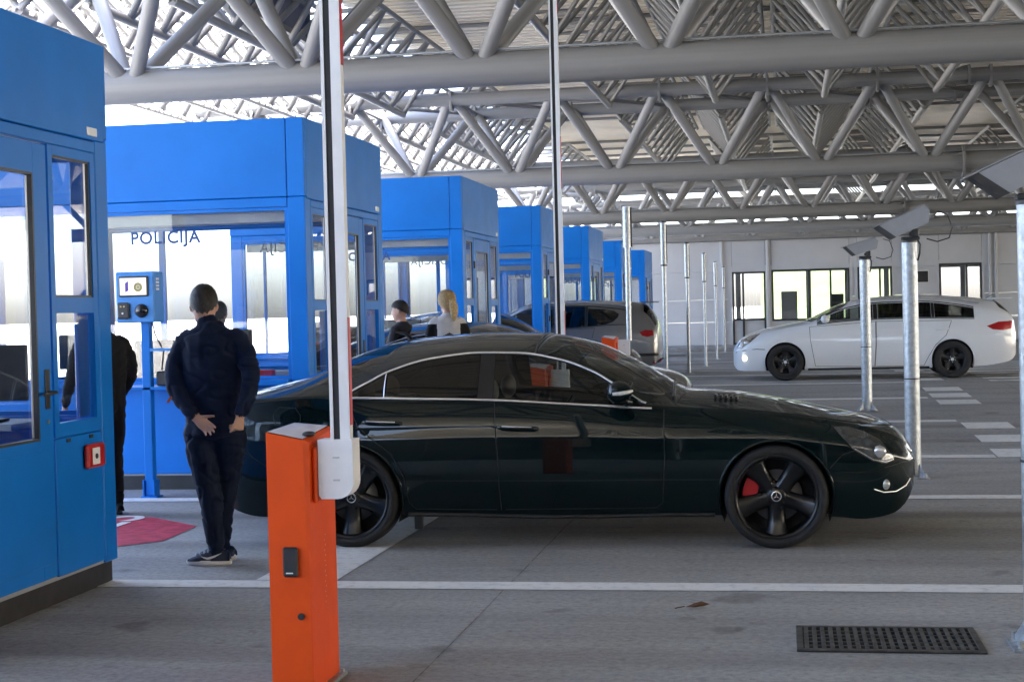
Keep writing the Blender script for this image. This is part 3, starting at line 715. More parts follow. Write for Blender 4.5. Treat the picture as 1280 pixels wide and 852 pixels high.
bp_ = bpy.data.objects.new('boom', None); COL.objects.link(bp_)
MB().tube([(.17, .12, 1.05), (.17, .12, 2.55)], .034, 14).build('boom', M_GALV, g3)
bs = MB().cyl((.17, .12, 2.25), (.17, .12, 2.78), .055, n=18).build('boom_sleeve', M_GALV, g3)
MB().box(.22, .235, .10, .14, 2.26, 2.77).build('rubber_strip', M_BLACK, bs)
bpy.data.objects.remove(bp_)
for i, (x, y, h) in enumerate(((-1.93, 25.7, 2.72), (-1.95, 32.2, 2.65), (-1.97, 39.6, 2.84), (-1.99, 46.6, 2.87), (-2.0, 53.2, 2.87))):
    z = crown(y)
    p = thing('lane_post', ['slim grey post with thick sleeve, nearest right of the silver car', 'second slim grey post right of the silver car', 'third slim grey post right of the silver car', 'fourth and short-looking slim grey post', 'farthest slim grey post, beside the office door'][i], 'post', (x, y, z), group='slim posts at the lane ends')
    post_shape(p, h, h-.62, .032)
    MB().box(-.1, .1, -.1, .1, 0, .015).build('base_plate', M_GALV, p)

# ================================================================== plate reading cameras on galvanised posts
def cam_post(loc, label, h=2.09, r=.068, yaw=0.0, tilt=-0.38, hs=1.0):
    t = thing('camera_post', label, 'camera post', loc, group='camera posts')
    MB().cyl((0, 0, .012), (0, 0, h), r, n=28).build('post', M_GALV, t)
    bp2 = MB().box(-.13, .13, -.13, .13, 0, .014, .003)
    for sx in (-1, 1):
        for sy in (-1, 1): bp2.cyl((sx*.1, sy*.1, .014), (sx*.1, sy*.1, .05), .010, n=8)
    bp2.build('base_plate', M_GALV, t)
    for a in range(4):
        rbx = MB(); rbx.add([(r*.98, -.005, .014), (r+.08, -.005, .014), (r*.98, -.005, .13), (r*.98, .005, .014), (r+.08, .005, .014), (r*.98, .005, .13)], [(0, 1, 2), (5, 4, 3), (1, 4, 5, 2)])
        rbx.build('base_rib', M_GALV, t, rz=a*PI/2+.78)
    MB().cyl((0, 0, h*.42), (0, 0, h*.42+.012), r+.003, n=28).build('band', M_DARKPL, t)
    MB().cyl((0, 0, h), (0, 0, h+.02), r+.004, n=28).build('cap', M_DARKPL, t)
    br = MB().box(-.07, .09, -.05, .05, h+.021, h+.05, .006).box(.02, .08, -.045, .045, h+.05, h+.12, .006).cyl((.02, -.055, h+.075), (.02, .055, h+.075), .022, n=12)
    br.build('bracket', M_DARKPL, t)
    # housing: long shield, pointed towards -x and down
    ho = MB(); hx0, hx1, hh, hw = -.30, .25, .19, .105
    side = [(hx0-.02, hh), (hx0+.09, 0), (hx1-.03, 0), (hx1+.03, hh*.62), (hx1-.0, hh)]
    vs = [(x, -hw, z) for x, z in side]+[(x, hw, z) for x, z in side]; n = len(side)
    ho.add(vs, [list(range(n)), list(range(2*n-1, n-1, -1))]+[(i, n+i, n+(i+1) % n, (i+1) % n) for i in range(1, n)])
    M_HOUS = mat('camera_housing_grey', (.27, .275, .285), .5, var=.06)
    hobj = ho.build('housing', M_HOUS, t)
    vs = [(hx0-.021, -hw+.001, hh-.002), (hx0+.088, -hw+.001, .001), (hx0+.088, hw-.001, .001), (hx0-.021, hw-.001, hh-.002)]
    MB().add([(hx0+.03, -hw-.002, hh+.001), (hx0-.024, -hw-.002, hh+.001), (hx0+.086, -hw-.002, -.002), (hx0+.145, -hw-.002, -.002), (hx0+.03, hw+.002, hh+.001), (hx0-.024, hw+.002, hh+.001), (hx0+.086, hw+.002, -.002), (hx0+.145, hw+.002, -.002)],
             [(0, 1, 2, 3), (7, 6, 5, 4), (1, 5, 6, 2), (0, 4, 5, 1), (3, 2, 6, 7)]).build('front_bezel', M_DARKPL, hobj)
    MB().box(hx0-.06, hx1+.01, -hw-.006, hw+.006, hh+.003, hh+.012, .002).build('sun_shield', M_HOUS, hobj)
    hobj.scale = (hs, hs, hs); hobj.location = (0, 0, h+.10); hobj.rotation_euler = (0, -tilt, yaw)
    cb = MB().tube([(.25, .0, h+.27), (.33, -.02, h+.24), (.37, -.04, h+.12), (.34, -.05, h+.03), (.24, -.04, h-.0), (.15, -.02, h+.03)], .006, 8)
    cb.tube([(.06, -.03, h+.04), (.09, -.06, h-.02), (.085, -.05, h-.10), (.07, -.02, h-.16)], .008, 8)
    cb.build('cable', M_DARKPL, t)
    return t
cam_post((1.11, 14.33, 0), 'tall camera post with grey housing just right of the dark car nose', 2.10, tilt=.40, hs=.82)
cam_post((1.06, 21.2, crown(21.2)), 'farther camera post with small tilted housing before the white car', 2.0, tilt=.28, hs=.76)
cam_post((1.11, 7.34, 0), 'nearest camera post at the right edge, mostly out of frame', 2.0, tilt=.42, hs=.74)

# ================================================================== drain grate and leaf on the paving
M_IRON = mat('cast_iron', (0.075, 0.072, 0.066), 0.6, 0.3, var=0.4, scale=14, bump=.2, bscale=80)
gr = thing('drain_grate', 'rectangular cast iron grate set in the paving, lower right', 'grate', (.025, 7.17, 0))
MB().box(0, .835, 0, .54, .002, .005).build('pit', mat('pit_black', (.006, .006, .006), .9), gr)
fr = MB().box(0, .835, 0, .03, .0055, .014, .002).box(0, .835, .51, .54, .0055, .014, .002).box(0, .03, .031, .509, .0055, .014, .002).box(.805, .835, .031, .509, .0055, .014, .002).build('rim', M_IRON, gr)
for i in range(20):
    MB().box(.036+i*.0385, .056+i*.0385, .032, .508, .0055, .0135, .002).build('bar', M_IRON, gr)
for j in range(5):
    MB().box(.033, .802, .095+j*.08, .117+j*.08, .0055, .0115, .002).build('cross_bar', M_IRON, gr)
lf = thing('fallen_leaf', 'dry brown leaf lying on the paving before the car', 'leaf', (-.48, 8.18, .004), .4)
b = MB(); pts = [(-.07, 0), (-.04, .022), (-.01, .03), (.03, .022), (.07, .0), (.03, -.02), (-.01, -.03), (-.04, -.02)]
b.add([(x, y_, .012+.01*math.sin(x*40)+abs(y_)*.35) for x, y_ in pts]+[(-.02, 0, .004), (.03, 0, .006)], [(0,1,8), (1,2,8), (2,9,8), (2,3,9), (3,4,9), (4,5,9), (5,6,9), (6,8,9), (6,7,8), (7,0,8)])
b.build('blade', mat('dead_leaf', (.13, .06, .03), .8, var=.3, scale=30), lf)
MB().tube([(-.07, 0, .012), (-.10, .005, .008), (-.12, .012, .003)], .003, 6).build('stalk', MATS['dead_leaf'], lf)
# ================================================================== cars
def pchip(kn):
    """monotone cubic through (x, y) knots"""
    kn = sorted(kn); X = [k[0] for k in kn]; Y = [k[1] for k in kn]; n = len(X)
    h = [X[i+1]-X[i] for i in range(n-1)]; d = [(Y[i+1]-Y[i])/h[i] for i in range(n-1)]
    m = [0]*n; m[0] = d[0]; m[-1] = d[-1]
    for i in range(1, n-1):
        if d[i-1]*d[i] <= 0: m[i] = 0
        else:
            w1 = 2*h[i]+h[i-1]; w2 = h[i]+2*h[i-1]; m[i] = (w1+w2)/(w1/d[i-1]+w2/d[i])
    def f(x):
        if x <= X[0]: return Y[0]
        if x >= X[-1]: return Y[-1]
        lo = 0; hi = n-1
        while hi-lo > 1:
            k = (lo+hi)//2
            if X[k] <= x: lo = k
            else: hi = k
        t = (x-X[lo])/h[lo]; a = t*t
        return (1+2*t)*(1-t)**2*Y[lo] + t*(1-t)**2*h[lo]*m[lo] + a*(3-2*t)*Y[lo+1] + a*(t-1)*h[lo]*m[lo+1]
    return f
def in_poly(x, y, P):
    c = False; j = len(P)-1
    for i in range(len(P)):
        if (P[i][1] > y) != (P[j][1] > y) and x < (P[j][0]-P[i][0])*(y-P[i][1])/(P[j][1]-P[i][1])+P[i][0]: c = not c
        j = i
    return c
class Body:
    """car skin S(s, t): s along the car, t up the section (0 sill, 1 widest, 2 crease, 3 belt, 4 roof edge, 5 centre)"""
    def __init__(self, K, crease=.010, pexp=2.3):
        self.f = {k: pchip(v) for k, v in K.items()}; self.s0 = min(k[0] for k in K['zc']); self.s1 = max(k[0] for k in K['zc'])
        self.crease = crease; self.pexp = pexp; self.cache = {}
    def sec(self, s):
        key = round(s, 4)
        if key not in self.cache:
            f = self.f; g = lambda k: f[k](s)
            ym = g('ym'); self.cache[key] = ((ym-g('tuck'), g('zr')), (ym, g('zm')), (ym-g('ds'), g('zs')), (g('yb'), g('zb')), (g('ya'), g('za')), g('zc'))
        return self.cache[key]
    def yz(self, s, t):
        P0, P1, P2, P3, P4, zc = self.sec(s)
        if t <= 1:
            u = t; return (P0[0]+(P1[0]-P0[0])*math.sin(u*PI/2), lerp(P0[1], P1[1], u))
        if t <= 2:
            u = t-1; return (lerp(P1[0], P2[0], u*u), lerp(P1[1], P2[1], u))
        if t <= 3:
            u = t-2; e = self.crease*min(1, (P2[0]-.3)/.3) if P2[0] > .3 else 0
            y = lerp(P2[0]-e*min(1, u/.12), P3[0], max(0, (u-.1)/.9)**1.7) if u > .1 else P2[0]-e*(u/.12)
            return (y, lerp(P2[1], P3[1], u))
        if t <= 4:
            u = t-3; b = .018*4*u*(1-u)
            return (lerp(P3[0], P4[0], u)+b*min(1, (P4[1]-P3[1])/.2), lerp(P3[1], P4[1], u))
        u = t-4; y = P4[0]*(1-u); 
        return (y, zc-(zc-P4[1])*(abs(y)/max(P4[0], 1e-4))**self.pexp)
    def pt(self, s, t, off=0.0, side=-1):
        y, z = self.yz(s, t)
        p = Vector((s, y*side, z))
        if off: p += self.nrm(s, t, side)*off
        return p
    def nrm(self, s, t, side=-1):
        e = .01; a = max(self.s0, s-e); b = min(self.s1, s+e); t0 = max(0, t-.03); t1 = min(5, t+.03)
        ya, za = self.yz(a, t); yb, zb = self.yz(b, t); y0, z0 = self.yz(s, t0); y1, z1 = self.yz(s, t1)
        ds = Vector((b-a, (yb-ya)*side, zb-za)); dt = Vector((0, (y1-y0)*side, z1-z0))
        n = ds.cross(dt)
        if n.length < 1e-9: return Vector((0, side, 0))
        n.normalize()
        if n.y*side < 0 and abs(n.y) > .05: n = -n
        elif abs(n.y) <= .05 and n.z < 0: n = -n
        return n
    def top_n(self, s):
        n = self.nrm(s, 4.999, 1); n.y = 0; n.normalize(); return tuple(n)
    def tz(self, s, z, lo=0.0, hi=5.0):
        for _ in range(34):
            m = (lo+hi)/2
            if self.yz(s, m)[1] < z: lo = m
            else: hi = m
        return (lo+hi)/2
    def poly(self, pts, lo=0.0, hi=5.0, step=.05):
        """(s, z) outline -> (s, t) outline, resampled"""
        out = []
        n = len(pts)
        for i in range(n):
            a, b = pts[i], pts[(i+1) % n]; L_ = math.hypot(a[0]-b[0], a[1]-b[1]); k = max(1, int(L_/step))
            for j in range(k):
                s, z = lerp(a[0], b[0], j/k), lerp(a[1], b[1], j/k); out.append((s, self.tz(s, z, lo, hi)))
        return out
    def line(self, pts, off=.001, side=-1, step=.03, lo=0.0, hi=5.0, raw=False):
        out = []
        for a, b in zip(pts, pts[1:]):
            k = max(1, int(math.hypot(a[0]-b[0], (a[1]-b[1])*(.3 if raw else 1))/step))
            for j in range(k): out.append((lerp(a[0], b[0], j/k), lerp(a[1], b[1], j/k)))
        out.append(pts[-1])
        return [self.pt(s, v if raw else self.tz(s, v, lo, hi), off, side) for s, v in out]
    def mesh_regions(self, regions, holes, ds=.036, dt=.125, TS=.30):
        """regions: {name: polygon}; returns {name: [triangles]} with 'body' the rest"""
        loops = list(regions.values())+holes
        vs = []; es = []; seen = {}
        def addv(s, t):
            k = (round(s, 4), round(t, 4))
            if k not in seen: seen[k] = len(vs); vs.append(Vector((s, t*TS)))
            return seen[k]
        ns = int((self.s1-self.s0)/ds); nt = int(5/dt)
        ring = [(lerp(self.s0, self.s1, i/ns), 0) for i in range(ns)]+[(self.s1, 5*j/nt) for j in range(nt)]+[(lerp(self.s1, self.s0, i/ns), 5) for i in range(ns)]+[(self.s0, 5-5*j/nt) for j in range(nt)]
        ii = [addv(*p) for p in ring]
        for a, b in zip(ii, ii[1:]+ii[:1]): es.append((a, b))
        for lp in loops:
            ii = [addv(min(self.s1, max(self.s0, s)), min(5, max(0, t))) for s, t in lp]
            for a, b in zip(ii, ii[1:]+ii[:1]):
                if a != b: es.append((a, b))
        lpts = [(vs[k].x, vs[k].y) for k in range(len(vs))]
        cell = {}
        for x, y in lpts: cell.setdefault((int(x/.02), int(y/.02)), []).append((x, y))
        for i in range(1, ns):
            for j in range(1, nt):
                s, t = lerp(self.s0, self.s1, i/ns), 5*j/nt
                cx, cyy = int(s/.02), int(t*TS/.02); ok = True
                for a in (-1, 0, 1):
                    for b in (-1, 0, 1):
                        for q in cell.get((cx+a, cyy+b), ()):
                            if (q[0]-s)**2+(q[1]-t*TS)**2 < .00012: ok = False
                if ok: addv(s, t)
        V, _, F, *_r = delaunay_2d_cdt(vs, es, [], 0, 1e-6)
        out = {k: [] for k in regions}; out['body'] = []
        for f in F:
            c = sum((V[i] for i in f), Vector((0, 0)))/len(f); s, t = c.x, c.y/TS
            if any(in_poly(s, t, h) for h in holes): continue
            for k, p in regions.items():
                if in_poly(s, t, p): out[k].append(f); break
            else: out['body'].append(f)
        return [(v.x, v.y/TS) for v in V], out
    def emit(self, V, tris, sides=(-1, 1), off=0.0):
        b = MB(); idx = {}; b.n = []
        for side in sides:
            for f in tris:
                q = []
                for i in f:
                    s, t = V[i]; key = (i, side if t < 4.9999 else 0)
                    if key not in idx:
                        idx[key] = len(b.v); b.v.append(tuple(self.pt(s, t, off, side))); b.n.append(tuple(self.nrm(s, min(t, 4.999), side)) if t < 4.9999 else self.top_n(s))
                    q.append(idx[key])
                pa, pb, pc = (Vector(b.v[k]) for k in q); n = (pb-pa).cross(pc-pa)
                s, t = (sum(V[i][0] for i in f)/3, sum(V[i][1] for i in f)/3)
                if n.dot(self.nrm(s, t, side)) < 0: q = q[::-1]
                b.f.append(q); b.s.append(True); b.m.append(0)
        return b

def wheel(parent, loc, side, R, w, rimr, style, m_rim, spokes=5, caliper=None, emblem=None, cap_col=None):
    """wheel with tyre, rim, spokes, disc; outer face towards side*y"""
    root = obj('wheel', None, parent, loc=loc)
    A = Matrix(((1, 0, 0, 0), (0, 0, side, 0), (0, 1, 0, 0), (0, 0, 0, 1)))
    h = w/2
    ty = MB().lathe([(rimr-.004, -h*.8), (rimr+.012, -h*.96), (R-.035, -h), (R-.012, -h*.9), (R, -h*.68), (R+.001, 0), (R, h*.68), (R-.012, h*.9), (R-.035, h), (rimr+.016, h*.97), (rimr+.002, h*.86), (rimr-.004, h*.8)], 56, A)
    ty.build('tyre', mat('tyre_rubber', (.014, .014, .015), .75, var=.2, scale=30, bump=.2, bscale=90), root)
    rm = MB().lathe([(rimr-.03, -h*.85), (rimr-.028, h*.55), (rimr-.02, h*.80), (rimr-.004, h*.88), (rimr+.003, h*.84), (rimr+.002, h*.7)], 56, A)
    ro = rm.build('rim', m_rim, root)
    MB().lathe([(.0, -h*.15), (rimr*.62, -h*.15), (rimr*.62, -h*.05), (.0, -h*.05)], 40, A).build('brake_disc', mat('brake_disc', (.22, .22, .225), .4, .7, var=.12, scale=14), root)
    MB().lathe([(0.0, -h*.8), (rimr-.02, -h*.8)], 40, A).build('inner_cover', M_BLACK, root)
    if caliper:
        cb = MB()
        pts = []
        for k in range(9):
            a = lerp(2.55, 3.55, k/8); pts.append((a, rimr*.70))
        vs = []
        for a, r in pts:
            for rr in (rimr*.46, rimr*.80):
                for z in (-h*.02, h*.22): vs.append(A @ Vector((rr*math.cos(a), rr*math.sin(a), z)))
        fs = []
        for k in range(8):
            o = k*4; fs += [(o+1, o+3, o+7, o+5), (o, o+4, o+6, o+2), (o+2, o+6, o+7, o+3), (o, o+1, o+5, o+4)]
        fs += [(0, 2, 3, 1), (32, 33, 35, 34)]
        cb.add(vs, fs); cb.build('caliper', caliper, root)
    for k in range(spokes):
        a0 = 2*PI*k/spokes + style.get('rot', -PI/2)
        sp = MB(); nseg = 8
        def prof(u):
            wd = lerp(style['w0'], style['w1'], u) - .018*math.sin(u*PI)*style.get('waist', 1)
            z = lerp(h*.42, h*.66, u) - .012*math.sin(u*PI)
            return wd, z
        vs = []
        for j in range(nseg+1):
            u = j/nseg; r = lerp(.05, rimr-.012, u); wd, z = prof(u)
            for dx, dz in ((-1, -.030), (-.85, -.004), (-.35, 0.004), (.35, 0.004), (.85, -.004), (1, -.030)):
                x, y = r, dx*wd
                vs.append(A @ Vector((x*math.cos(a0)-y*math.sin(a0), x*math.sin(a0)+y*math.cos(a0), z+dz)))
        fs = []
        for j in range(nseg):
            for q in range(5): fs.append((j*6+q, j*6+q+1, (j+1)*6+q+1, (j+1)*6+q))
        if side < 0: fs = [f[::-1] for f in fs]
        sp.add(vs, fs, True); sp.build('spoke', m_rim, ro)
    MB().lathe([(.0, h*.52), (.03, h*.52), (.048, h*.50), (.062, h*.44), (.075, h*.30), (.075, -h*.1)], 28, A).build('hub', m_rim, root)
    if emblem:
        e = MB().lathe([(.026, h*.535), (.031, h*.54), (.034, h*.53)], 24, A)
        for k in range(3):
            a = PI/2+k*2*PI/3
            c_, s_ = math.cos(a), math.sin(a)
            e.add([A @ Vector((.028*c_, .028*s_, h*.54)), A @ Vector((-s_*.006, c_*.006, h*.54)), A @ Vector((s_*.006, -c_*.006, h*.54))], [(0, 1, 2)])
        e.build('emblem', M_CHROME, root)
    elif cap_col:
        MB().lathe([(.0, h*.545), (.02, h*.54), (.028, h*.525)], 20, A).build('cap', cap_col, root)
    for k in range(5):
        a = 2*PI*k/5+PI/2+.62
        p = A @ Vector((.052*math.cos(a), .052*math.sin(a), h*.45)); q = A @ Vector((.052*math.cos(a), .052*math.sin(a), h*.50))
        MB().cyl(p, q, .008, n=8).build('wheel_bolt', M_ALU if cap_col else m_rim, root)
    return root

def seats(parent, xs_, col, zc=.28, back=.62, yo=.36):
    for x in xs_:
        for y in (-yo, yo):
            b = MB().box(x-.24, x+.28, y-.23, y+.23, zc, zc+.18, .05)
            vs = []
            prof_ = [(x-.24, zc+.1, .24, .06), (x-.30, zc+.35, .25, .065), (x-.38, zc+back-.08, .22, .055), (x-.40, zc+back, .18, .045)]
            for sx, sz, hw, th in prof_:
                for dx, dy in ((th, -hw*.8), (th, hw*.8), (0, hw), (-th, hw*.8), (-th, -hw*.8), (0, -hw)): vs.append((sx+dx, y+dy, sz))
            fs = [(j*6+q, j*6+(q+1) % 6, (j+1)*6+(q+1) % 6, (j+1)*6+q) for j in range(3) for q in range(6)]+[list(range(18, 24)), list(range(5, -1, -1))]
            b.add(vs, fs, True); b.build('seat', col, parent)
            MB().ell((x-.42, y, zc+back+.12), .055, .13, .09, 16, 10).build('headrest', col, parent)

def end_cap(B, s, parent, m, name):
    b = MB(); ring = [B.pt(s, t*.25, 0, -1) for t in range(0, 21)]+[B.pt(s, 5-t*.25, 0, 1) for t in range(1, 21)]
    b.add(ring, [list(range(len(ring)))]); return b.build(name, m, parent)

def wheel_well(parent, x, zc, r, y0, y1, m):
    b = MB(); n = 22; vs = []
    for y in (y0, y1):
        for i in range(n+1):
            a = lerp(-.45, PI+.45, i/n); vs.append((x+r*math.cos(a), y, zc+r*math.sin(a)))
    b.add(vs, [(i, i+1, n+2+i, n+1+i) for i in range(n)], True)
    b.add(vs[n+1:], [list(range(n+1))]); b.build('wheel_well', m, parent)
M_TRIM = mat('black_trim', (.010, .010, .011), .35, var=.1)
M_UNDER = mat('underbody_black', (.012, .012, .012), .8)
M_SEAT = mat('dark_leather', (.03, .028, .026), .5, var=.15)
M_SEATG = mat('grey_leather', (.16, .155, .145), .5, var=.15)
G_CARF = glass('grey_car_glass', (.46, .48, .46))
M_LAMP = mat('headlamp_glass', (.075, .085, .09), .14, .3, var=.5, scale=16, coat=1.0)
M_TAIL = mat('tail_lamp_red', (.42, .008, .012), .15, var=.1, coat=1.0)
def arch_poly(B, x, z, r):
    pts = [(x+r*math.cos(a), z+r*math.sin(a)) for a in [lerp(-.62, PI+.62, i/40) for i in range(41)]]
    out = []
    for s, zz in pts:
        zr = B.sec(s)[0][1]; out.append((s, B.tz(s, zz, 0, 3.4) if zz > zr else 0.0))
    return out
def arch_lip(B, x, z, r, parent, m, rad=.009, side=-1):
    pts = []
    for i in range(49):
        a = lerp(-.5, PI+.5, i/48); s, zz = x+r*math.cos(a), z+r*math.sin(a)
        if zz > B.sec(s)[0][1]+.01: pts.append(B.pt(s, B.tz(s, zz, 0, 3.4), 0.0, side))
    MB().tube(pts, rad, 8).build('arch_lip', m, parent)

def car_common(B, t, m_paint, AX, zc, ra, regions, glassmat, names, both=('front_window', 'rear_window')):
    holes = [arch_poly(B, x, zc, ra) for x in AX]
    V, R = B.mesh_regions(regions, holes)
    for k, tris in R.items():
        if not tris: continue
        nm, m, per_side, off = names[k]
        if per_side:
            for sd in (-1, 1): B.emit(V, tris, (sd,), off).build(nm, m, t)
        else: B.emit(V, tris, (-1, 1), off).build(nm, m, t)
    for x in AX:
        for sd in (-1, 1): wheel_well(t, x, zc, ra+.004, sd*(B.sec(x)[1][0]-.012), sd*.52, M_UNDER)
    b = MB()
    s_ = [B.s0+.12]+[lerp(B.s0+.2, B.s1-.2, i/16) for i in range(17)]+[B.s1-.12]
    vs = []
    for s in s_:
        y = B.sec(s)[0][0]-.01; z = B.sec(s)[0][1]+.03
        w_ = .50 if any(abs(s-x) < ra+.06 for x in AX) else y
        vs += [(s, -min(y, w_), z), (s, min(y, w_), z)]
    b.add(vs, [(2*i, 2*i+2, 2*i+3, 2*i+1) for i in range(len(s_)-1)]); b.build('floor_pan', M_UNDER, t)

def dark_coupe(loc, label, paint, plain=False, rz=0):
    t = thing('coupe_car', label, 'car', loc, rz)
    K = dict(
      zr=[(-3.93,.46),(-3.86,.32),(-3.75,.25),(-3.5,.20),(-3.3,.20),(-2.45,.215),(-1.4,.195),(-.45,.21),(.35,.20),(.55,.18),(.74,.205),(.84,.27),(.90,.36)],
      tuck=[(-3.93,.03),(-3.5,.06),(-1.4,.075),(.3,.06),(.90,.03)],
      ym=[(-3.93,.42),(-3.89,.55),(-3.84,.66),(-3.78,.755),(-3.69,.835),(-3.5,.89),(-3.15,.925),(-2.8,.935),(-1.4,.922),(-.4,.928),(0,.935),(.25,.925),(.45,.895),(.62,.85),(.74,.785),(.82,.70),(.87,.60),(.90,.48)],
      zm=[(-3.93,.58),(-3.6,.52),(-2.8,.50),(0,.50),(.5,.48),(.90,.45)],
      ds=[(-3.93,.005),(-3.4,.012),(-1.4,.012),(.3,.012),(.90,.004)],
      zs=[(-3.93,.72),(-3.6,.745),(-2.74,.742),(-1.95,.757),(-1.4,.757),(-.72,.74),(0,.735),(.3,.70),(.6,.645),(.8,.575),(.90,.52)],
      yb=[(-3.93,.38),(-3.89,.50),(-3.84,.60),(-3.78,.69),(-3.69,.765),(-3.4,.825),(-3.1,.838),(-2.4,.845),(-1.4,.842),(-.83,.83),(-.5,.825),(-.1,.815),(.2,.79),(.45,.755),(.62,.70),(.74,.62),(.82,.53),(.87,.44),(.90,.36)],
      zb=[(-3.93,.88),(-3.88,.93),(-3.75,.97),(-3.4,.995),(-3.1,1.008),(-2.86,1.008),(-2.34,.995),(-1.85,.978),(-1.41,.95),(-1.09,.93),(-.79,.908),(-.5,.895),(-.2,.872),(.1,.832),(.4,.782),(.6,.735),(.72,.695),(.8,.655),(.87,.60),(.90,.56)],
      ya=[(-3.93,.35),(-3.89,.47),(-3.84,.57),(-3.78,.66),(-3.69,.735),(-3.4,.80),(-3.1,.822),(-2.92,.818),(-2.77,.785),(-2.6,.745),(-2.31,.69),(-1.98,.662),(-1.7,.66),(-1.43,.68),(-1.21,.713),(-1.0,.76),(-.83,.795),(-.6,.80),(-.1,.78),(.2,.75),(.45,.71),(.62,.65),(.74,.57),(.82,.48),(.87,.40),(.90,.33)],
      za=[(-3.93,.905),(-3.88,.955),(-3.75,.995),(-3.4,1.02),(-3.1,1.03),(-2.93,1.03),(-2.77,1.098),(-2.6,1.184),(-2.31,1.267),(-1.98,1.30),(-1.7,1.293),(-1.43,1.245),(-1.21,1.165),(-1.0,1.038),(-.83,.94),(-.6,.92),(-.3,.90),(.08,.86),(.42,.803),(.6,.762),(.72,.722),(.8,.682),(.87,.625),(.90,.58)],
      zc=[(-3.93,.94),(-3.89,.985),(-3.78,1.035),(-3.6,1.075),(-3.32,1.15),(-3.07,1.255),(-2.83,1.34),(-2.59,1.388),(-2.35,1.412),(-1.99,1.428),(-1.64,1.415),(-1.29,1.35),(-1.0,1.222),(-.78,1.092),(-.6,.995),(-.42,.985),(-.28,.968),(.08,.905),(.42,.828),(.62,.79),(.74,.752),(.82,.708),(.87,.655),(.90,.61)])
    B = Body(K)
    AX, zc, ra = (0.0, -2.854), .335, .368
    F = B.f
    def win(s_a, s_b, lo=.014, hi=.014, n=26):
        bot = []; top = []
        for i in range(n+1):
            s = lerp(s_a, s_b, i/n); za, zb = F['za'](s), F['zb'](s)
            h_ = za-zb; l_ = min(lo, h_*.3); u_ = min(hi, h_*.3)
            bot.append((s, 3+l_/max(h_, .01))); top.append((s, 4-u_/max(h_, .01)))
        return bot+top[::-1]
    regions = {
      'fw': win(-.875, -1.865), 'pil': win(-1.868, -1.972), 'rw': win(-1.975, -2.605), 'qw': win(-2.63, -2.885),
      'ws': [(-.63,5),(-.65,4.75),(-.69,4.45),(-.80,4.10),(-1.0,4.08),(-1.24,4.09),(-1.36,4.45),(-1.41,4.75),(-1.42,5)],
      'bl': [(-2.62,5),(-2.62,4.6),(-2.68,4.22),(-2.95,4.16),(-3.22,4.22),(-3.42,4.5),(-3.48,4.8),(-3.49,5)],
      'hl': B.poly([(.37,.775),(.46,.775),(.58,.735),(.67,.685),(.735,.60),(.755,.555),(.70,.535),(.62,.555),(.50,.63)]),
      'tl': B.poly([(-3.66,.79),(-3.78,.84),(-3.88,.83),(-3.90,.70),(-3.82,.68),(-3.72,.73)]),
      'fd': B.poly([(-.72,.895),(-.715,.60),(-.735,.30),(-.78,.265),(-1.79,.255),(-1.815,.30),(-1.822,.60),(-1.85,.965)], 0, 2.98),
      'rd': B.poly([(-1.86,.965),(-1.832,.60),(-1.826,.30),(-1.85,.255),(-2.40,.262),(-2.445,.30),(-2.47,.48),(-2.56,.64),(-2.70,.745),(-2.79,.82),(-2.86,.985)], 0, 2.98),
      'hood': [(-.60,5),(-.60,4.6),(-.64,4.12),(-.3,4.02),(.2,4.03),(.5,4.1),(.68,4.3),(.78,4.7),(.79,5)],
      'trunk': [(-3.52,5),(-3.5,4.7),(-3.46,4.3),(-3.7,4.1),(-3.84,4.1),(-3.88,4.5),(-3.89,5)],
    }
    names = {'fw': ('front_window', G_CARF if not plain else G_CAR, True, 0), 'pil': ('door_pillar', M_TRIM, True, 0), 'rw': ('rear_window', G_CAR, True, 0), 'qw': ('quarter_window', G_CAR, True, 0),
      'ws': ('windscreen', G_CARL, False, 0), 'bl': ('back_window', G_CAR, False, 0), 'hl': ('headlight', M_LAMP, True, .002), 'tl': ('tail_light', M_TAIL, True, .002),
      'fd': ('front_door', paint, True, 0), 'rd': ('rear_door', paint, True, 0), 'hood': ('bonnet', paint, False, .001), 'trunk': ('boot_lid', paint, False, .001), 'body': ('body_shell', paint, False, 0)}
    car_common(B, t, paint, AX, zc, ra, regions, G_CAR, names)
    end_cap(B, B.s0, t, paint, 'rear_bumper_face'); nose = end_cap(B, B.s1, t, M_TRIM, 'grille')
    for sd in (-1, 1):
        arc = [B.pt(s, 3.985, .004, sd) for s in [lerp(-2.915, -.84, i/60) for i in range(61)]]
        MB().tube(arc, .0095, 8).build('chrome_arc', M_CHROME, t)
        MB().tube([B.pt(s, 3.01, .005, sd) for s in [lerp(-2.93, -.80, i/40) for i in range(41)]], .0095, 8).build('belt_trim', M_CHROME, t)
        MB().tube([B.pt(-2.617, lerp(3.04, 3.95, i/8), .003, sd) for i in range(9)], .005, 6).build('window_bar', M_CHROME, t)
        if plain: continue
        sm = lambda pts, **k: MB().tube(B.line(pts, .0005, sd, **k), .0032, 5).build('panel_gap', M_UNDER, t)
        sm([(-.72,.905),(-.715,.60),(-.735,.30),(-.78,.262),(-1.79,.252)], hi=3.0)
        sm([(-1.855,.975),(-1.827,.60),(-1.82,.30),(-1.82,.25)], hi=3.0)
        sm([(-1.85,.252),(-2.40,.258),(-2.445,.30),(-2.47,.48),(-2.56,.64),(-2.70,.745),(-2.79,.82),(-2.87,.99)], hi=3.0)
        sm([(-.60,4.6),(-.64,4.12),(-.3,4.02),(.2,4.03),(.5,4.1),(.68,4.3),(.78,4.7),(.79,5)], raw=True)
        sm([(.345,.52),(.42,.60),(.50,.625)]); sm([(-3.22,.50),(-3.4,.53),(-3.56,.62),(-3.68,.72)])
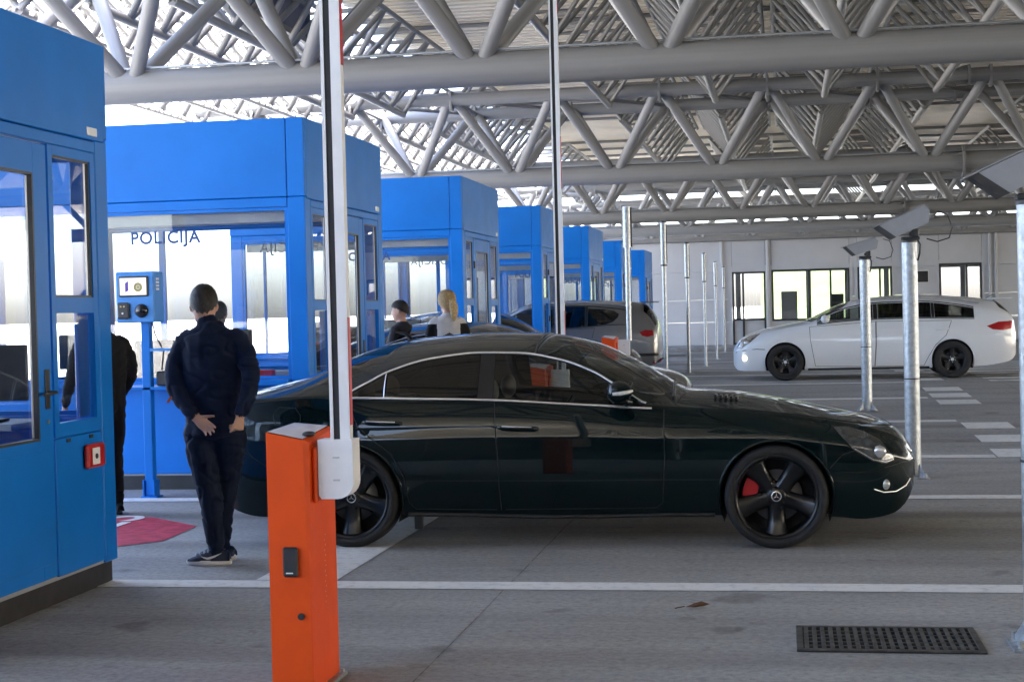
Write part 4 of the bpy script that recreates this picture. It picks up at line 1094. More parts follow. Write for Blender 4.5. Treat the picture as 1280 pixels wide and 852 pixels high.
        sm([(-3.2,.90),(-3.24,.95),(-3.36,.955),(-3.40,.90),(-3.38,.84),(-3.26,.82),(-3.2,.86),(-3.2,.90)])
        # sill strip and shoulder edge
        for x in AX: arch_lip(B, x, zc, ra, t, paint, .010, sd)
        for hx, hz in ((-2.62,.845), (-1.69,.80)):
            y = B.pt(hx, B.tz(hx, hz, 0, 3), .0, sd).y
            h_ = MB().tube([(hx+.13, y, hz-.006), (hx+.11, y+sd*.028, hz-.004), (hx, y+sd*.036, hz), (hx-.10, y+sd*.028, hz+.004), (hx-.13, y, hz+.006)], [.012, .014, .015, .014, .012], 10).build('door_handle', paint, t)
            MB().tube([(hx+.10, y+sd*.043, hz+.006), (hx, y+sd*.051, hz+.010), (hx-.10, y+sd*.043, hz+.014)], .0045, 6).build('handle_strip', M_CHROME, h_)
        # mirror
        ms = (-.985, .985); y = B.pt(-.93, 3.05, 0, sd).y
        mo = MB(); mo.ell((-1.0, y+sd*.135, 1.03), .085, .115, .075, 24, 14); mo.tube([(-.95, y, .955), (-.97, y+sd*.05, .965), (-.99, y+sd*.09, .985)], [.028, .022, .02], 10)
        mi_ = mo.build('door_mirror', paint, t)
        MB().tube([(-1.03, y+sd*.245, 1.025), (-.98, y+sd*.252, 1.028), (-.93, y+sd*.215, 1.036), (-.91, y+sd*.17, 1.04)], [.010, .013, .012, .008], 8).build('indicator', mat('indicator_clear', (.75, .76, .76), .15, var=.15, scale=60), mi_)
        # headlamp innards, fog lamp, lower chrome blade
        p = B.pt(.60, B.tz(.60, .40), .0, sd)
        fg = MB().ell(B.pt(.70, B.tz(.70, .40), -.004, sd), .028, .02, .035, 18, 10).build('fog_lamp', mat('fog_lens', (.55, .56, .56), .1, .5, var=.2, scale=40), t)
        MB().tube([B.pt(s, B.tz(s, z), .004, sd) for s, z in ((.62,.375),(.68,.352),(.76,.35),(.83,.38),(.86,.42))], .006, 6).build('bumper_blade', M_CHROME, t)
        MB().tube(B.line([(.36,.50),(.50,.485),(.65,.50),(.80,.535),(.88,.53)], .002, sd), .005, 6).build('bumper_edge', paint, t)
        hl2 = MB().tube([B.pt(s, B.tz(s, z), .003, sd) for s, z in ((.50,.64),(.62,.565),(.70,.545),(.75,.56))], .005, 6).build('lamp_rim', M_CHROME, t)
        MB().ell(B.pt(.66, B.tz(.66, .615), -.0, sd), .045, .02, .04, 16, 10).build('lamp_lens', mat('lamp_bright', (.62, .64, .65), .08, .6), t)
        MB().box(-.55, .0, sd*.30-.008, sd*.30+.008, .0, .012).build('wiper', M_TRIM, t) if False else None
    seats(t, (-1.55, -2.45), M_SEAT)
    MB().box(-.98, -.62, -.68, .68, .62, .90, .08).build('dashboard', M_TRIM, t)
    tor = [(-1.08+.03*math.sin(a), .36+.18*math.cos(a), .86+.17*math.sin(a)) for a in [2*PI*i/24 for i in range(24)]]
    MB().tube(tor, .014, 8, closed=True).build('steering_wheel', M_TRIM, t)
    MB().box(-3.3, -2.75, -.66, .66, .92, .96, .01).build('parcel_shelf', M_TRIM, t)
    m_rim = mat('gloss_black_rim', (.006, .006, .0065), .3, .2, var=.2, coat=.25)
    st = dict(w0=.060, w1=.084, waist=.8, rot=-PI/2)
    for x in AX:
        for sd in (-1, 1):
            wheel(t, (x, sd*(.935-.115), zc), sd, zc, .245, .272, st, m_rim, 5, M_RED if x == 0 else None, True)
    if plain: return t
    # front: grille bars, plate, wipers, vents, roof aerial
    MB().box(.906, .925, -.27, .27, .40, .51, .004).build('number_plate', M_DARKPL, nose)
    for z in (.50, .53, .56): MB().box(.902, .912, -.34, .34, z, z+.012).build('grille_bar', M_CHROME, nose)
    for i in range(5):
        p = B.pt(-.40+i*.035, 4.42, .004, -1); MB().box(p.x-.004, p.x+.014, p.y-.07, p.y+.07, p.z-.004, p.z+.016, .003).build('bonnet_vent', M_TRIM, t)
    for y0, y1 in ((-.62, -.05), (.02, .58)):
        pts = []
        for i in range(8):
            y = lerp(y0, y1, i/7); u = 1-abs(y)/.79; s = -.66-.05*(1-abs(y)/.8); p = B.pt(s, 4+u, .012, 1 if y > 0 else -1); pts.append((p.x, y, p.z))
        MB().tube(pts, .009, 6).build('wiper', M_TRIM, t)
    MB().tube([(-2.62, 0, 1.385), (-2.66, 0, 1.43), (-2.74, 0, 1.445)], [.02, .012, .005], 8).build('aerial', M_TRIM, t)
    MB().tube([B.pt(-1.60, 4+i/12, .002, -1) for i in range(13)]+[B.pt(-1.60, 5-i/12, .002, 1) for i in range(1, 13)], .005, 6).build('roof_seam', M_TRIM, t)
    for sd in (-1, 1): MB().box(-2.42, -2.36, sd*.86-.01, sd*.86+.01, .12, .24, .004).build('mud_flap', M_TRIM, t)
    for sd in (-1, 1): MB().tube([B.pt(s, .02, .0, sd) for s in [lerp(-2.46, -.40, i/12) for i in range(13)]], .016, 8).build('sill', M_TRIM, t)
    return t
M_GREEN = mat('dark_green_metallic', (.0014, .0082, .0088), .35, .0, var=.12, scale=200, coat=.7, spec=.03, rvar=.04)
M_BLACKP = mat('black_car_paint', (.008, .008, .009), .2, .1, var=.1, scale=100, coat=1.0)
dark_coupe((-.075, 11.13, 0), 'dark green four-door coupe with black wheels standing at the boom', M_GREEN)
dark_coupe((-3.2, 25.0, crown(25.0)-.06), 'black car half hidden behind the third booth, chrome window line', M_BLACKP, True)
dark_coupe((-2.0, 18.6, crown(18.6)-.03), 'black car standing beside the blonde woman, mostly hidden', M_BLACKP, True)
def wagon(name, loc, label, paint, K, AX, wr, ra, W, wins, doors, lights, tails, rz, rimr, wheel_cap, roofrail=True, wsx=(-.35, -1.15), rear_glass=None, win_glass=None, extra=None, last_win=None):
    t = thing(name, label, 'car', loc, rz)
    B = Body(K, crease=.008, pexp=2.8); F = B.f
    def band(s_a, s_b, n=20):
        bot = []; top = []
        for i in range(n+1):
            s = lerp(s_a, s_b, i/n); h_ = max(.01, F['za'](s)-F['zb'](s)); bot.append((s, 3+min(.3, .02/h_))); top.append((s, 4-min(.3, .025/h_)))
        return bot+top[::-1]
    regions = {}; names = {'body': ('body_shell', paint, False, 0)}
    for i, (a, b_, gm) in enumerate(wins): regions['w%d' % i] = band(a, b_); names['w%d' % i] = ('side_window', gm, True, 0)
    for i in range(len(wins)-1): regions['p%d' % i] = band(wins[i][1]-.004, wins[i+1][0]+.004, 3); names['p%d' % i] = ('window_pillar', M_TRIM, True, 0)
    for i, p in enumerate(doors): regions['d%d' % i] = B.poly(p, 0, 2.97); names['d%d' % i] = ('door', paint, True, 0)
    if last_win:
        k_ = 'w%d' % (len(wins)-1); regions[k_] = B.poly(last_win, 2.9, 4.2)
    a, b_ = wsx
    regions['ws'] = [(a, 5), (a-.03, 4.6), (a-.14, 4.1), (b_+.10, 4.09), (b_, 4.5), (b_-.02, 5)]; names['ws'] = ('windscreen', G_CARL, False, 0)
    if rear_glass: regions['rg'] = rear_glass; names['rg'] = ('rear_window', G_CAR, False, .001)
    for i, p in enumerate(lights): regions['h%d' % i] = B.poly(p); names['h%d' % i] = ('headlight', M_LAMP, True, .002)
    for i, (p, m) in enumerate(tails): regions['t%d' % i] = B.poly(p); names['t%d' % i] = ('tail_light', m, True, .003)
    car_common(B, t, paint, AX, wr, ra, regions, G_CAR, names)
    end_cap(B, B.s0, t, paint, 'rear_bumper_face'); end_cap(B, B.s1, t, M_TRIM, 'grille')
    for sd in (-1, 1):
        for p in doors: MB().tube(B.line(p+[p[0]], .0005, sd, hi=2.985), .004, 5).build('panel_gap', M_UNDER, t)
        s0, s1 = wins[-1][1], wins[0][0]
        MB().tube([B.pt(s, 3.97, .004, sd) for s in [lerp(s0, s1, i/40) for i in range(41)]], .010, 6).build('window_trim', M_TRIM, t)
        MB().tube([B.pt(s, 3.02, .004, sd) for s in [lerp(s0, s1, i/40) for i in range(41)]], .009, 6).build('belt_trim', M_TRIM, t)
        for x in AX: arch_lip(B, x, wr, ra, t, paint, .012, sd)
        for p in doors:
            s = min(q[0] for q in p)+.16; z = .84; y = B.pt(s, B.tz(s, z, 0, 3), 0, sd).y
            MB().tube([(s+.11, y, z), (s+.09, y+sd*.03, z), (s-.09, y+sd*.03, z+.008), (s-.11, y, z+.008)], .014, 8).build('door_handle', paint, t)
        mx = wins[0][0]-.14; y = B.pt(mx, 3.1, 0, sd).y; z = F['zb'](mx)+.06
        mo = MB(); mo.ell((mx, y+sd*.13, z+.02), .075, .11, .075, 20, 12); mo.tube([(mx+.03, y, z-.03), (mx+.01, y+sd*.08, z-.01)], .02, 8)
        mo.build('door_mirror', paint, t)
        MB().tube([B.pt(s, .03, .0, sd) for s in [lerp(AX[1]+ra+.03, AX[0]-ra-.03, i/8) for i in range(9)]], .02, 8).build('sill', M_TRIM, t)
        if roofrail: MB().tube([B.pt(s, 4.12, .03, sd) for s in [lerp(s0-.1, -1.25, i/24) for i in range(25)]], .016, 8).build('roof_rail', M_ALU, t)
    m_rim = mat('satin_black_rim', (.02, .02, .021), .4, .2, var=.2)
    st = dict(w0=.05, w1=.07, waist=.6, rot=PI/2)
    for x in AX:
        for sd in (-1, 1): wheel(t, (x, sd*(W-.115), wr), sd, wr, .225, rimr, st, m_rim, 5, None, None, wheel_cap)
    seats(t, (-1.35, -2.2), M_SEAT, .32, .66)
    MB().box(-.95, -.55, -.68, .68, .62, .92, .08).build('dashboard', M_TRIM, t)
    if extra: extra(t, B)
    return t
M_WPAINT = mat('pearl_white_paint', (.76, .78, .80), .30, .0, var=.006, scale=1, coat=.8, rvar=.01)
M_SPAINT = mat('silver_paint', (.19, .192, .198), .32, .5, var=.03, scale=300, coat=.8, rvar=.01)
KW = dict(
  zr=[(-3.93,.40),(-3.84,.30),(-3.7,.25),(-3.3,.20),(-2.4,.18),(-.5,.18),(.4,.17),(.7,.17),(.84,.19),(.91,.28)],
  tuck=[(-3.93,.02),(-3.4,.05),(-1.4,.07),(.3,.05),(.91,.02)],
  ym=[(-3.93,.62),(-3.90,.72),(-3.83,.80),(-3.6,.87),(-3.2,.91),(-2.8,.925),(-1.4,.92),(0,.925),(.3,.90),(.55,.84),(.72,.76),(.84,.62),(.91,.45)],
  zm=[(-3.93,.55),(-2.8,.50),(0,.50),(.6,.45),(.91,.42)],
  ds=[(-3.93,.005),(-1.4,.012),(.91,.003)],
  zs=[(-3.93,.66),(-3.6,.74),(-2.7,.76),(-1.4,.74),(0,.72),(.4,.66),(.7,.58),(.91,.50)],
  yb=[(-3.93,.60),(-3.90,.69),(-3.83,.76),(-3.6,.81),(-3.2,.835),(-2.0,.84),(-.8,.825),(-.4,.82),(0,.79),(.3,.75),(.55,.68),(.72,.58),(.84,.44),(.91,.34)],
  zb=[(-3.93,.74),(-3.91,.84),(-3.86,.95),(-3.6,1.0),(-3.2,1.01),(-2.0,1.035),(-1.1,1.015),(-.48,.955),(-.2,.92),(.1,.875),(.4,.81),(.66,.71),(.8,.62),(.91,.52)],
  ya=[(-3.93,.58),(-3.91,.66),(-3.86,.71),(-3.7,.74),(-3.5,.735),(-3.28,.72),(-3.0,.685),(-2.34,.65),(-1.66,.645),(-1.1,.67),(-.69,.73),(-.48,.78),(-.2,.78),(.1,.74),(.4,.67),(.66,.56),(.8,.44),(.91,.32)],
  za=[(-3.93,.76),(-3.91,.90),(-3.86,1.03),(-3.7,1.12),(-3.5,1.17),(-3.28,1.205),(-3.0,1.262),(-2.34,1.34),(-1.66,1.335),(-1.1,1.258),(-.69,1.115),(-.48,.99),(-.2,.945),(.1,.895),(.4,.83),(.66,.73),(.8,.64),(.91,.53)],
  zc=[(-3.93,.80),(-3.915,.93),(-3.87,1.08),(-3.78,1.20),(-3.66,1.30),(-3.45,1.355),(-3.08,1.40),(-2.53,1.438),(-1.97,1.445),(-1.41,1.405),(-.99,1.315),(-.56,1.125),(-.30,1.015),(.0,.965),(.30,.915),(.5,.86),(.66,.80),(.80,.72),(.88,.62),(.91,.56)])
wd = [[(-.43,.93),(-.44,.70),(-.52,.24),(-1.53,.22),(-1.555,.60),(-1.56,1.0)], [(-1.57,1.0),(-1.565,.60),(-1.54,.22),(-2.36,.22),(-2.44,.38),(-2.56,.58),(-2.74,.74),(-2.84,.99)]]
def wag_extra(t, B):
    MB().box(-3.90, -3.55, -.55, .55, 1.335, 1.362, .012).build('roof_spoiler', M_WPAINT, t)
    MB().tube([(-3.5, .1, 1.36), (-3.62, .1, 1.42)], .006, 6).build('aerial', M_TRIM, t)
    for sd in (-1, 1):
        MB().tube([B.pt(s, B.tz(s, z), .003, sd) for s, z in ((.35,.55),(.5,.56),(.72,.535),(.86,.50))], .006, 6).build('bumper_seam', M_UNDER, t)
        MB().ell(B.pt(.70, B.tz(.70, .40), 0, sd), .05, .03, .045, 14, 8).build('fog_lamp', emis('fog_lamp_lit', (1.0, .86, .6), .5), t)
        MB().ell(B.pt(.66, B.tz(.66, .66), 0, sd), .06, .03, .05, 14, 8).build('lamp_lens', mat('lamp_bright', (.62, .64, .65), .08, .6), t)
        MB().box(-3.2, -2.0, sd*.4-.01, sd*.4+.01, 1.0, 1.01).build('cargo_cover', M_TRIM, t)
G_CARM = glass('mid_car_glass', (.34, .36, .35))
wagon('estate_car', (0.0, 28.66, .24), 'white estate car with black wheels, facing left beyond the camera posts', M_WPAINT, KW, (0, -2.84), .322, .36, .925,
      [(-.56, -1.52, G_CARL), (-1.60, -2.50, G_CAR), (-2.56, -3.22, G_CAR)], wd,
      [[(.42,.83),(.60,.79),(.80,.70),(.86,.56),(.78,.56),(.60,.68)]],
      [([(-3.42,.88),(-3.62,.95),(-3.86,.96),(-3.88,.84),(-3.70,.80),(-3.52,.82)], M_TAIL)], PI, .22, M_WHITEPL, True, (-.32, -1.12),
      [(-3.62, 5), (-3.62, 4.5), (-3.66, 4.15), (-3.88, 4.15), (-3.90, 4.5), (-3.90, 5)], None, wag_extra)
KM = dict(
  zr=[(-3.86,.42),(-3.78,.32),(-3.6,.27),(-3.2,.22),(-.4,.2),(.4,.19),(.75,.2),(.92,.34)],
  tuck=[(-3.86,.02),(-1.4,.06),(.92,.02)],
  ym=[(-3.86,.64),(-3.84,.74),(-3.78,.82),(-3.6,.88),(-3.2,.92),(-1.4,.94),(0,.93),(.4,.88),(.7,.74),(.85,.55),(.92,.42)],
  zm=[(-3.86,.58),(-2.8,.55),(0,.52),(.92,.44)], ds=[(-3.86,.005),(-1.4,.012),(.92,.003)],
  zs=[(-3.86,.70),(-3.4,.84),(-2.0,.84),(-1.4,.82),(0,.78),(.5,.68),(.92,.52)],
  yb=[(-3.86,.60),(-3.84,.70),(-3.78,.77),(-3.5,.83),(-3.0,.86),(-1.4,.87),(-.6,.86),(-.2,.83),(.4,.74),(.7,.58),(.85,.42),(.92,.32)],
  zb=[(-3.86,.80),(-3.84,.88),(-3.78,.98),(-3.5,1.10),(-3.0,1.12),(-2.2,1.07),(-1.4,1.04),(-.5,1.0),(-.2,.96),(.2,.88),(.6,.75),(.92,.54)],
  ya=[(-3.86,.58),(-3.84,.67),(-3.78,.72),(-3.6,.73),(-3.1,.72),(-2.2,.70),(-1.4,.71),(-.8,.76),(-.4,.81),(-.1,.80),(.3,.72),(.6,.60),(.85,.38),(.92,.30)],
  za=[(-3.86,.83),(-3.84,.94),(-3.78,1.08),(-3.6,1.28),(-3.3,1.40),(-3.0,1.46),(-2.2,1.53),(-1.4,1.50),(-.8,1.28),(-.4,1.05),(-.1,.97),(.3,.88),(.6,.77),(.92,.55)],
  zc=[(-3.86,.90),(-3.845,1.05),(-3.80,1.20),(-3.72,1.36),(-3.60,1.50),(-3.40,1.565),(-3.0,1.60),(-2.2,1.63),(-1.4,1.61),(-.8,1.42),(-.3,1.16),(0,1.05),(.3,.98),(.6,.86),(.85,.68),(.92,.58)])
def mpv_extra(t, B):
    MB().box(-3.80, -3.50, -.55, .55, 1.545, 1.575, .012).build('roof_spoiler', M_SPAINT, t)
    for sd in (-1, 1):
        MB().tube([B.pt(s, 3.55, .004, sd) for s in (-3.35, -3.3)], .004, 5).build('window_seal', M_TRIM, t)
        MB().tube([B.pt(s, B.tz(s, .52), .006, sd) for s in [lerp(-3.84, -3.25, i/8) for i in range(9)]], [.03]*9, 8).build('bumper_trim', M_TRIM, t)
        MB().ell(B.pt(-3.78, B.tz(-3.78, .36), .0, sd), .03, .06, .03, 12, 8).build('rear_reflector', M_TAIL, t)
    MB().tube([B.pt(-3.83, lerp(0, .8, i/6), .008, -1) for i in range(7)], .02, 8).build('bumper_corner', M_TRIM, t)
mpv = wagon('minivan_car', (-6.46, 32.3, .10), 'silver people carrier seen from behind, between the fourth booth and the slim posts', M_SPAINT, KM, (0, -2.85), .335, .375, .935,
      [(-.62, -1.45, G_CARM), (-1.52, -2.42, G_CAR), (-2.48, -3.24, G_CAR)], [[(-.5,.98),(-.52,.30),(-1.44,.28),(-1.48,1.03)], [(-1.50,1.03),(-1.46,.28),(-2.36,.30),(-2.5,.6),(-2.62,1.07)]],
      [[(.40,.86),(.7,.76),(.84,.60),(.66,.62),(.45,.74)]],
      [([(-3.50,.97),(-3.62,1.01),(-3.76,1.0),(-3.78,.90),(-3.66,.87),(-3.56,.89)], M_TAIL)], PI, .23, M_ALU, True, (-.05, -1.0),
      [(-3.56, 5), (-3.56, 4.5), (-3.58, 4.15), (-3.80, 4.12), (-3.825, 4.5), (-3.825, 5)], None, mpv_extra, [(-2.48,1.46),(-2.8,1.44),(-3.0,1.40),(-3.10,1.335),(-3.08,1.27),(-2.98,1.18),(-2.85,1.14),(-2.48,1.105)])

mpv.scale = (1.02, 1.02, 1.02)
# ================================================================== people
from mathutils import noise as mnoise
from mathutils.bvhtree import BVHTree
M_SKIN = mat('skin', (.48, .27, .19), .5, var=.10, scale=12)
def rings(path, ref=Vector((1, 0, 0)), n=18, end=True):
    """path: [(x, y, z, rx, ry)] -> closed elliptical tube with rounded ends"""
    P = [Vector(p[:3]) for p in path]; m = len(P); vs = []
    q = list(path)
    for i in range(m):
        d = (P[min(i+1, m-1)]-P[max(i-1, 0)]).normalized()
        a = ref-d*ref.dot(d)
        if a.length < .05: a = Vector((0, 1, 0))-d*d.y
        a.normalize(); b = d.cross(a)
        for k in range(n):
            t = 2*PI*k/n; vs.append(P[i]+a*math.cos(t)*q[i][3]+b*math.sin(t)*q[i][4])
    fs = [(i*n+k, i*n+(k+1) % n, (i+1)*n+(k+1) % n, (i+1)*n+k) for i in range(m-1) for k in range(n)]
    d0 = (P[0]-P[1]).normalized(); d1 = (P[-1]-P[-2]).normalized()
    r0 = min(q[0][3], q[0][4])*.5; r1 = min(q[-1][3], q[-1][4])*.5
    vs.append(P[0]+d0*r0); i0 = len(vs)-1; vs.append(P[-1]+d1*r1); i1 = len(vs)-1
    fs += [(i0, (k+1) % n, k) for k in range(n)]+[(i1, (m-1)*n+k, (m-1)*n+(k+1) % n) for k in range(n)]
    return vs, fs
def finger(base, d, up, lens, r, curl):
    """chain of three bones bending by curl towards -up"""
    pts = [Vector(base)]; d = Vector(d).normalized(); up = Vector(up).normalized()
    ax = d.cross(up)
    if ax.length < .01: ax = Vector((1, 0, 0))
    ax.normalize()
    for l, c in zip(lens, curl):
        d = Matrix.Rotation(-c, 3, ax) @ d; pts.append(pts[-1]+d*l)
    return [(*p, r*f, r*f) for p, f in zip(pts, (1.08, 1.0, .92, .78))]
def hand_parts(wrist, dirv, palm_n, side, curl=(.25, .35, .3), thumb=None, sc_=1.0):
    """palm plus five fingers; dirv wrist->knuckles, palm_n out of the palm, side = thumb side"""
    d = Vector(dirv).normalized(); n = Vector(palm_n); n = (n-d*n.dot(d)).normalized(); s = Vector(side); s = (s-d*s.dot(d)-n*s.dot(n)).normalized()
    w = Vector(wrist); out = []
    L_ = .09*sc_
    p = [(w+d*t*L_, rx*sc_, ry*sc_) for t, rx, ry in ((-.25, .027, .022), (.1, .031, .021), (.55, .041, .019), (1.0, .041, .015))]
    out.append(('palm', [(*v, rx, ry) for v, rx, ry in p], s))
    for i, (o, l, st) in enumerate(((.030, .95, .98), (.0105, 1.05, 1.04), (-.0105, 1.0, 1.02), (-.030, .8, .93))):
        b = w+d*(L_*st)+s*o*sc_
        dd = d+s*(.12-.08*i)
        out.append(('f', finger(b-d*.012, dd, -n, [.044*l*sc_, .027*l*sc_, .021*l*sc_], .0088*sc_*(1 if i < 3 else .88), [c*(1+.12*i) for c in curl]), s))
    td = thumb if thumb is not None else (d*.55+s*.8+n*.25)
    out.append(('f', finger(w+d*.022+s*.024*sc_, td, -n, [.042*sc_, .032*sc_, .025*sc_], .0105*sc_, (.0, .12, .15)), s))
    return out
def build_body(parts, voxel, mats, parent, name='body', wr=.004, disp=True, seed=1, smooth=4):
    b = MB(); tags = []
    for tagname, path, ref in parts:
        vs, fs = rings(path, Vector(ref) if ref is not None else Vector((1, 0, 0))); b.add(vs, fs, True); tags.append((tagname, path))
    me = b.mesh(name, [mats[0]]); o = bpy.data.objects.new('tmp', me); COL.objects.link(o)
    md = o.modifiers.new('r', 'REMESH'); md.mode = 'VOXEL'; md.voxel_size = voxel; md.use_smooth_shade = True
    sm = o.modifiers.new('s', 'SMOOTH'); sm.factor = .5; sm.iterations = smooth
    dg = bpy.context.evaluated_depsgraph_get(); me2 = bpy.data.meshes.new_from_object(o.evaluated_get(dg))
    bpy.data.objects.remove(o)
    # tag by nearest source surface
    ftag = [tg for tg, path in tags for _ in range((len(path)-1)*18+36)]
    bvh = BVHTree.FromPolygons([Vector(v) for v in b.v], b.f)
    me2.materials.clear()
    for m in mats: me2.materials.append(m)
    cache = []
    for v in me2.vertices:
        r = bvh.find_nearest(v.co); cache.append(ftag[r[2]])
    order = build_body.order
    if disp:
        nn = [v.normal.copy() for v in me2.vertices]
        for v, nv, tgn in zip(me2.vertices, nn, cache):
            if order[tgn] in build_body.cloth:
                c = v.co
                q = Vector((c.x*9+seed, c.y*9, c.z*20)); r = mnoise.noise(q)+.6*mnoise.noise(Vector((c.x*22+seed, c.y*22, c.z*9)))
                fold = abs(mnoise.noise(Vector((c.x*6+c.z*7, c.y*6+seed, c.z*10-c.x*5))))
                v.co = c+nv*(wr*r-wr*1.5*max(0, .25-fold)/.25)
    for p in me2.polygons:
        p.use_smooth = True; p.material_index = order[cache[p.vertices[0]]]
    return obj(name, me2, parent)
def head_parts(c, R=Matrix.Identity(3), s=1.0):
    """skull, jaw, nose, ears; face towards local +y"""
    c = Vector(c)
    T = lambda x, y, z: c+R @ (Vector((x, y, z))*s)
    e = lambda pts: [(*T(x, y, z), a*s, b*s) for x, y, z, a, b in pts]
    X = R @ Vector((1, 0, 0))
    return [('head', e([(0, .0, -.10, .045, .055), (0, .01, -.075, .060, .078), (0, .008, -.03, .070, .090), (0, .0, .02, .0755, .098), (0, -.004, .065, .070, .092), (0, -.006, .095, .050, .066)]), X),
            ('head', e([(0, .06, -.092, .024, .026), (0, .075, -.075, .032, .022), (0, .085, -.02, .03, .018)]), X),
            ('head', e([(0, .098, .012, .010, .010), (0, .108, -.018, .013, .013), (0, .098, -.03, .012, .010)]), X),
            ('head', e([(.076, -.008, .018, .010, .018), (.080, -.012, .0, .011, .019), (.075, -.008, -.026, .009, .012)]), X),
            ('head', e([(-.076, -.008, .018, .010, .018), (-.080, -.012, .0, .011, .019), (-.075, -.008, -.026, .009, .012)]), X)]
def face_bits(parent, c, R, s, m_brow):
    c = Vector(c); T = lambda x, y, z: c+R @ (Vector((x, y, z))*s)
    for sx in (-1, 1):
        MB().ell(T(sx*.032, .083, .012), .012*s, .012*s, .009*s, 12, 8).build('eye', mat('eye_white', (.55, .52, .5), .3), parent)
        MB().ell(T(sx*.032, .0925, .012), .0052*s, .0052*s, .0052*s, 10, 6).build('iris', mat('iris_dark', (.03, .02, .015), .2), parent)
        MB().tube([T(sx*.016, .092, .032), T(sx*.032, .094, .037), T(sx*.050, .084, .032)], .0045*s, 6).build('eyebrow', m_brow, parent)
    MB().tube([T(-.024, .092, -.056), T(0, .099, -.055), T(.024, .092, -.056)], .005*s, 6).build('lips', mat('lips', (.40, .16, .13), .5), parent)
V3_ = Vector
def hair_cap(parent, c, R, s, m, back=-.050, side=.036, front=.078, th=.008, top=.012, seed=1, strands=2600):
    """short hair: shell over the skull with an uneven lower edge"""
    c = Vector(c); b = MB(); nu, nv = 48, 16
    def edge(a):   # a: azimuth, 0 = +y face
        f = math.cos(a)
        base = lerp(side, front, max(0, f)**.7) if f > 0 else lerp(side, back, (-f)**1.2)
        return base+.006*math.sin(a*17+seed)+.004*math.sin(a*41+seed*2)
    vs = []
    for j in range(nv+1):
        for i in range(nu):
            a = 2*PI*i/nu; ze = edge(a); zt = .118+top
            z = lerp(ze, zt, math.sin(j/nv*PI/2)); u = max(0, min(1, (z+.03)/(zt+.03)))
            rr = max(0, 1-max(0, z/zt)**3.0)**.5
            rx, ry = (.0755+th)*rr, (.099+th)*rr
            if j == 0: rx -= th*.8; ry -= th*.8
            nz_ = 1+.035*mnoise.noise(Vector((math.sin(a)*14+seed, math.cos(a)*14, z*16)))
            vs.append(c+R @ (Vector((math.sin(a)*rx*nz_, math.cos(a)*ry*nz_-.004, z))*s))
    fs = [(j*nu+i, j*nu+(i+1) % nu, (j+1)*nu+(i+1) % nu, (j+1)*nu+i) for j in range(nv) for i in range(nu)]
    b.add(vs, fs, True)
    rnd = random.Random(seed)
    def P_(a, v):
        ze = edge(a); zt = .118+top; z = lerp(ze, zt, math.sin(v*PI/2)); rr = max(0, 1-max(0, z/zt)**3.0)**.5
        if v < 0: z = ze+v*.05
        return V3_((math.sin(a)*(.0755+th)*rr, math.cos(a)*(.099+th)*rr-.004, z))
    for _ in range(strands):
        a = rnd.uniform(0, 2*PI); v = rnd.uniform(-.10, .98)**1.0; l = rnd.uniform(.14, .30)
        da = rnd.uniform(-.16, .16); pts_ = []
        for j, u in enumerate((0, .5, 1)):
            q = P_(a+da*u, max(-.22, v-l*u)); o_ = Vector((q.x, q.y, max(0, q.z)*.8)).normalized()*(.001+(.004+.008*max(0, v))*math.sin(u*2.2)*rnd.uniform(.2, 1.0)); pts_.append(q+o_)
        w_ = rnd.uniform(.0012, .0028); t_ = Vector((math.cos(a), -math.sin(a), 0))
        vs = [pts_[0]-t_*w_, pts_[0]+t_*w_, pts_[1]-t_*w_, pts_[1]+t_*w_, pts_[2]]
        b.add([c+R @ (q*s) for q in vs], [(0, 1, 3, 2), (2, 3, 4)], True)
    return b.build('hair', m, parent)
def hair_mat(name, col, col2):
    m = mat(name, col, .45, var=.3, scale=60, col2=col2, bump=.7, bscale=130, sheen=.0); return m
M_HAIRD = hair_mat('dark_hair', (.010, .0085, .0075), (.040, .031, .025))
M_NAVY = mat('navy_tracksuit', (.0045, .010, .030), .8, var=.15, scale=5, bump=.25, bscale=220, spec=.2)
M_NAVY2 = mat('navy_trousers', (.005, .010, .027), .8, var=.15, scale=5, bump=.25, bscale=220, spec=.2)
M_BLKC = mat('black_cloth', (.007, .007, .008), .8, var=.2, scale=5, bump=.2, bscale=200, spec=.2)
M_SOLE = mat('white_sole', (.66, .66, .66), .6, var=.08)
M_SHOE = mat('navy_shoe', (.010, .016, .040), .7, var=.25, scale=40, bump=.3, bscale=300)

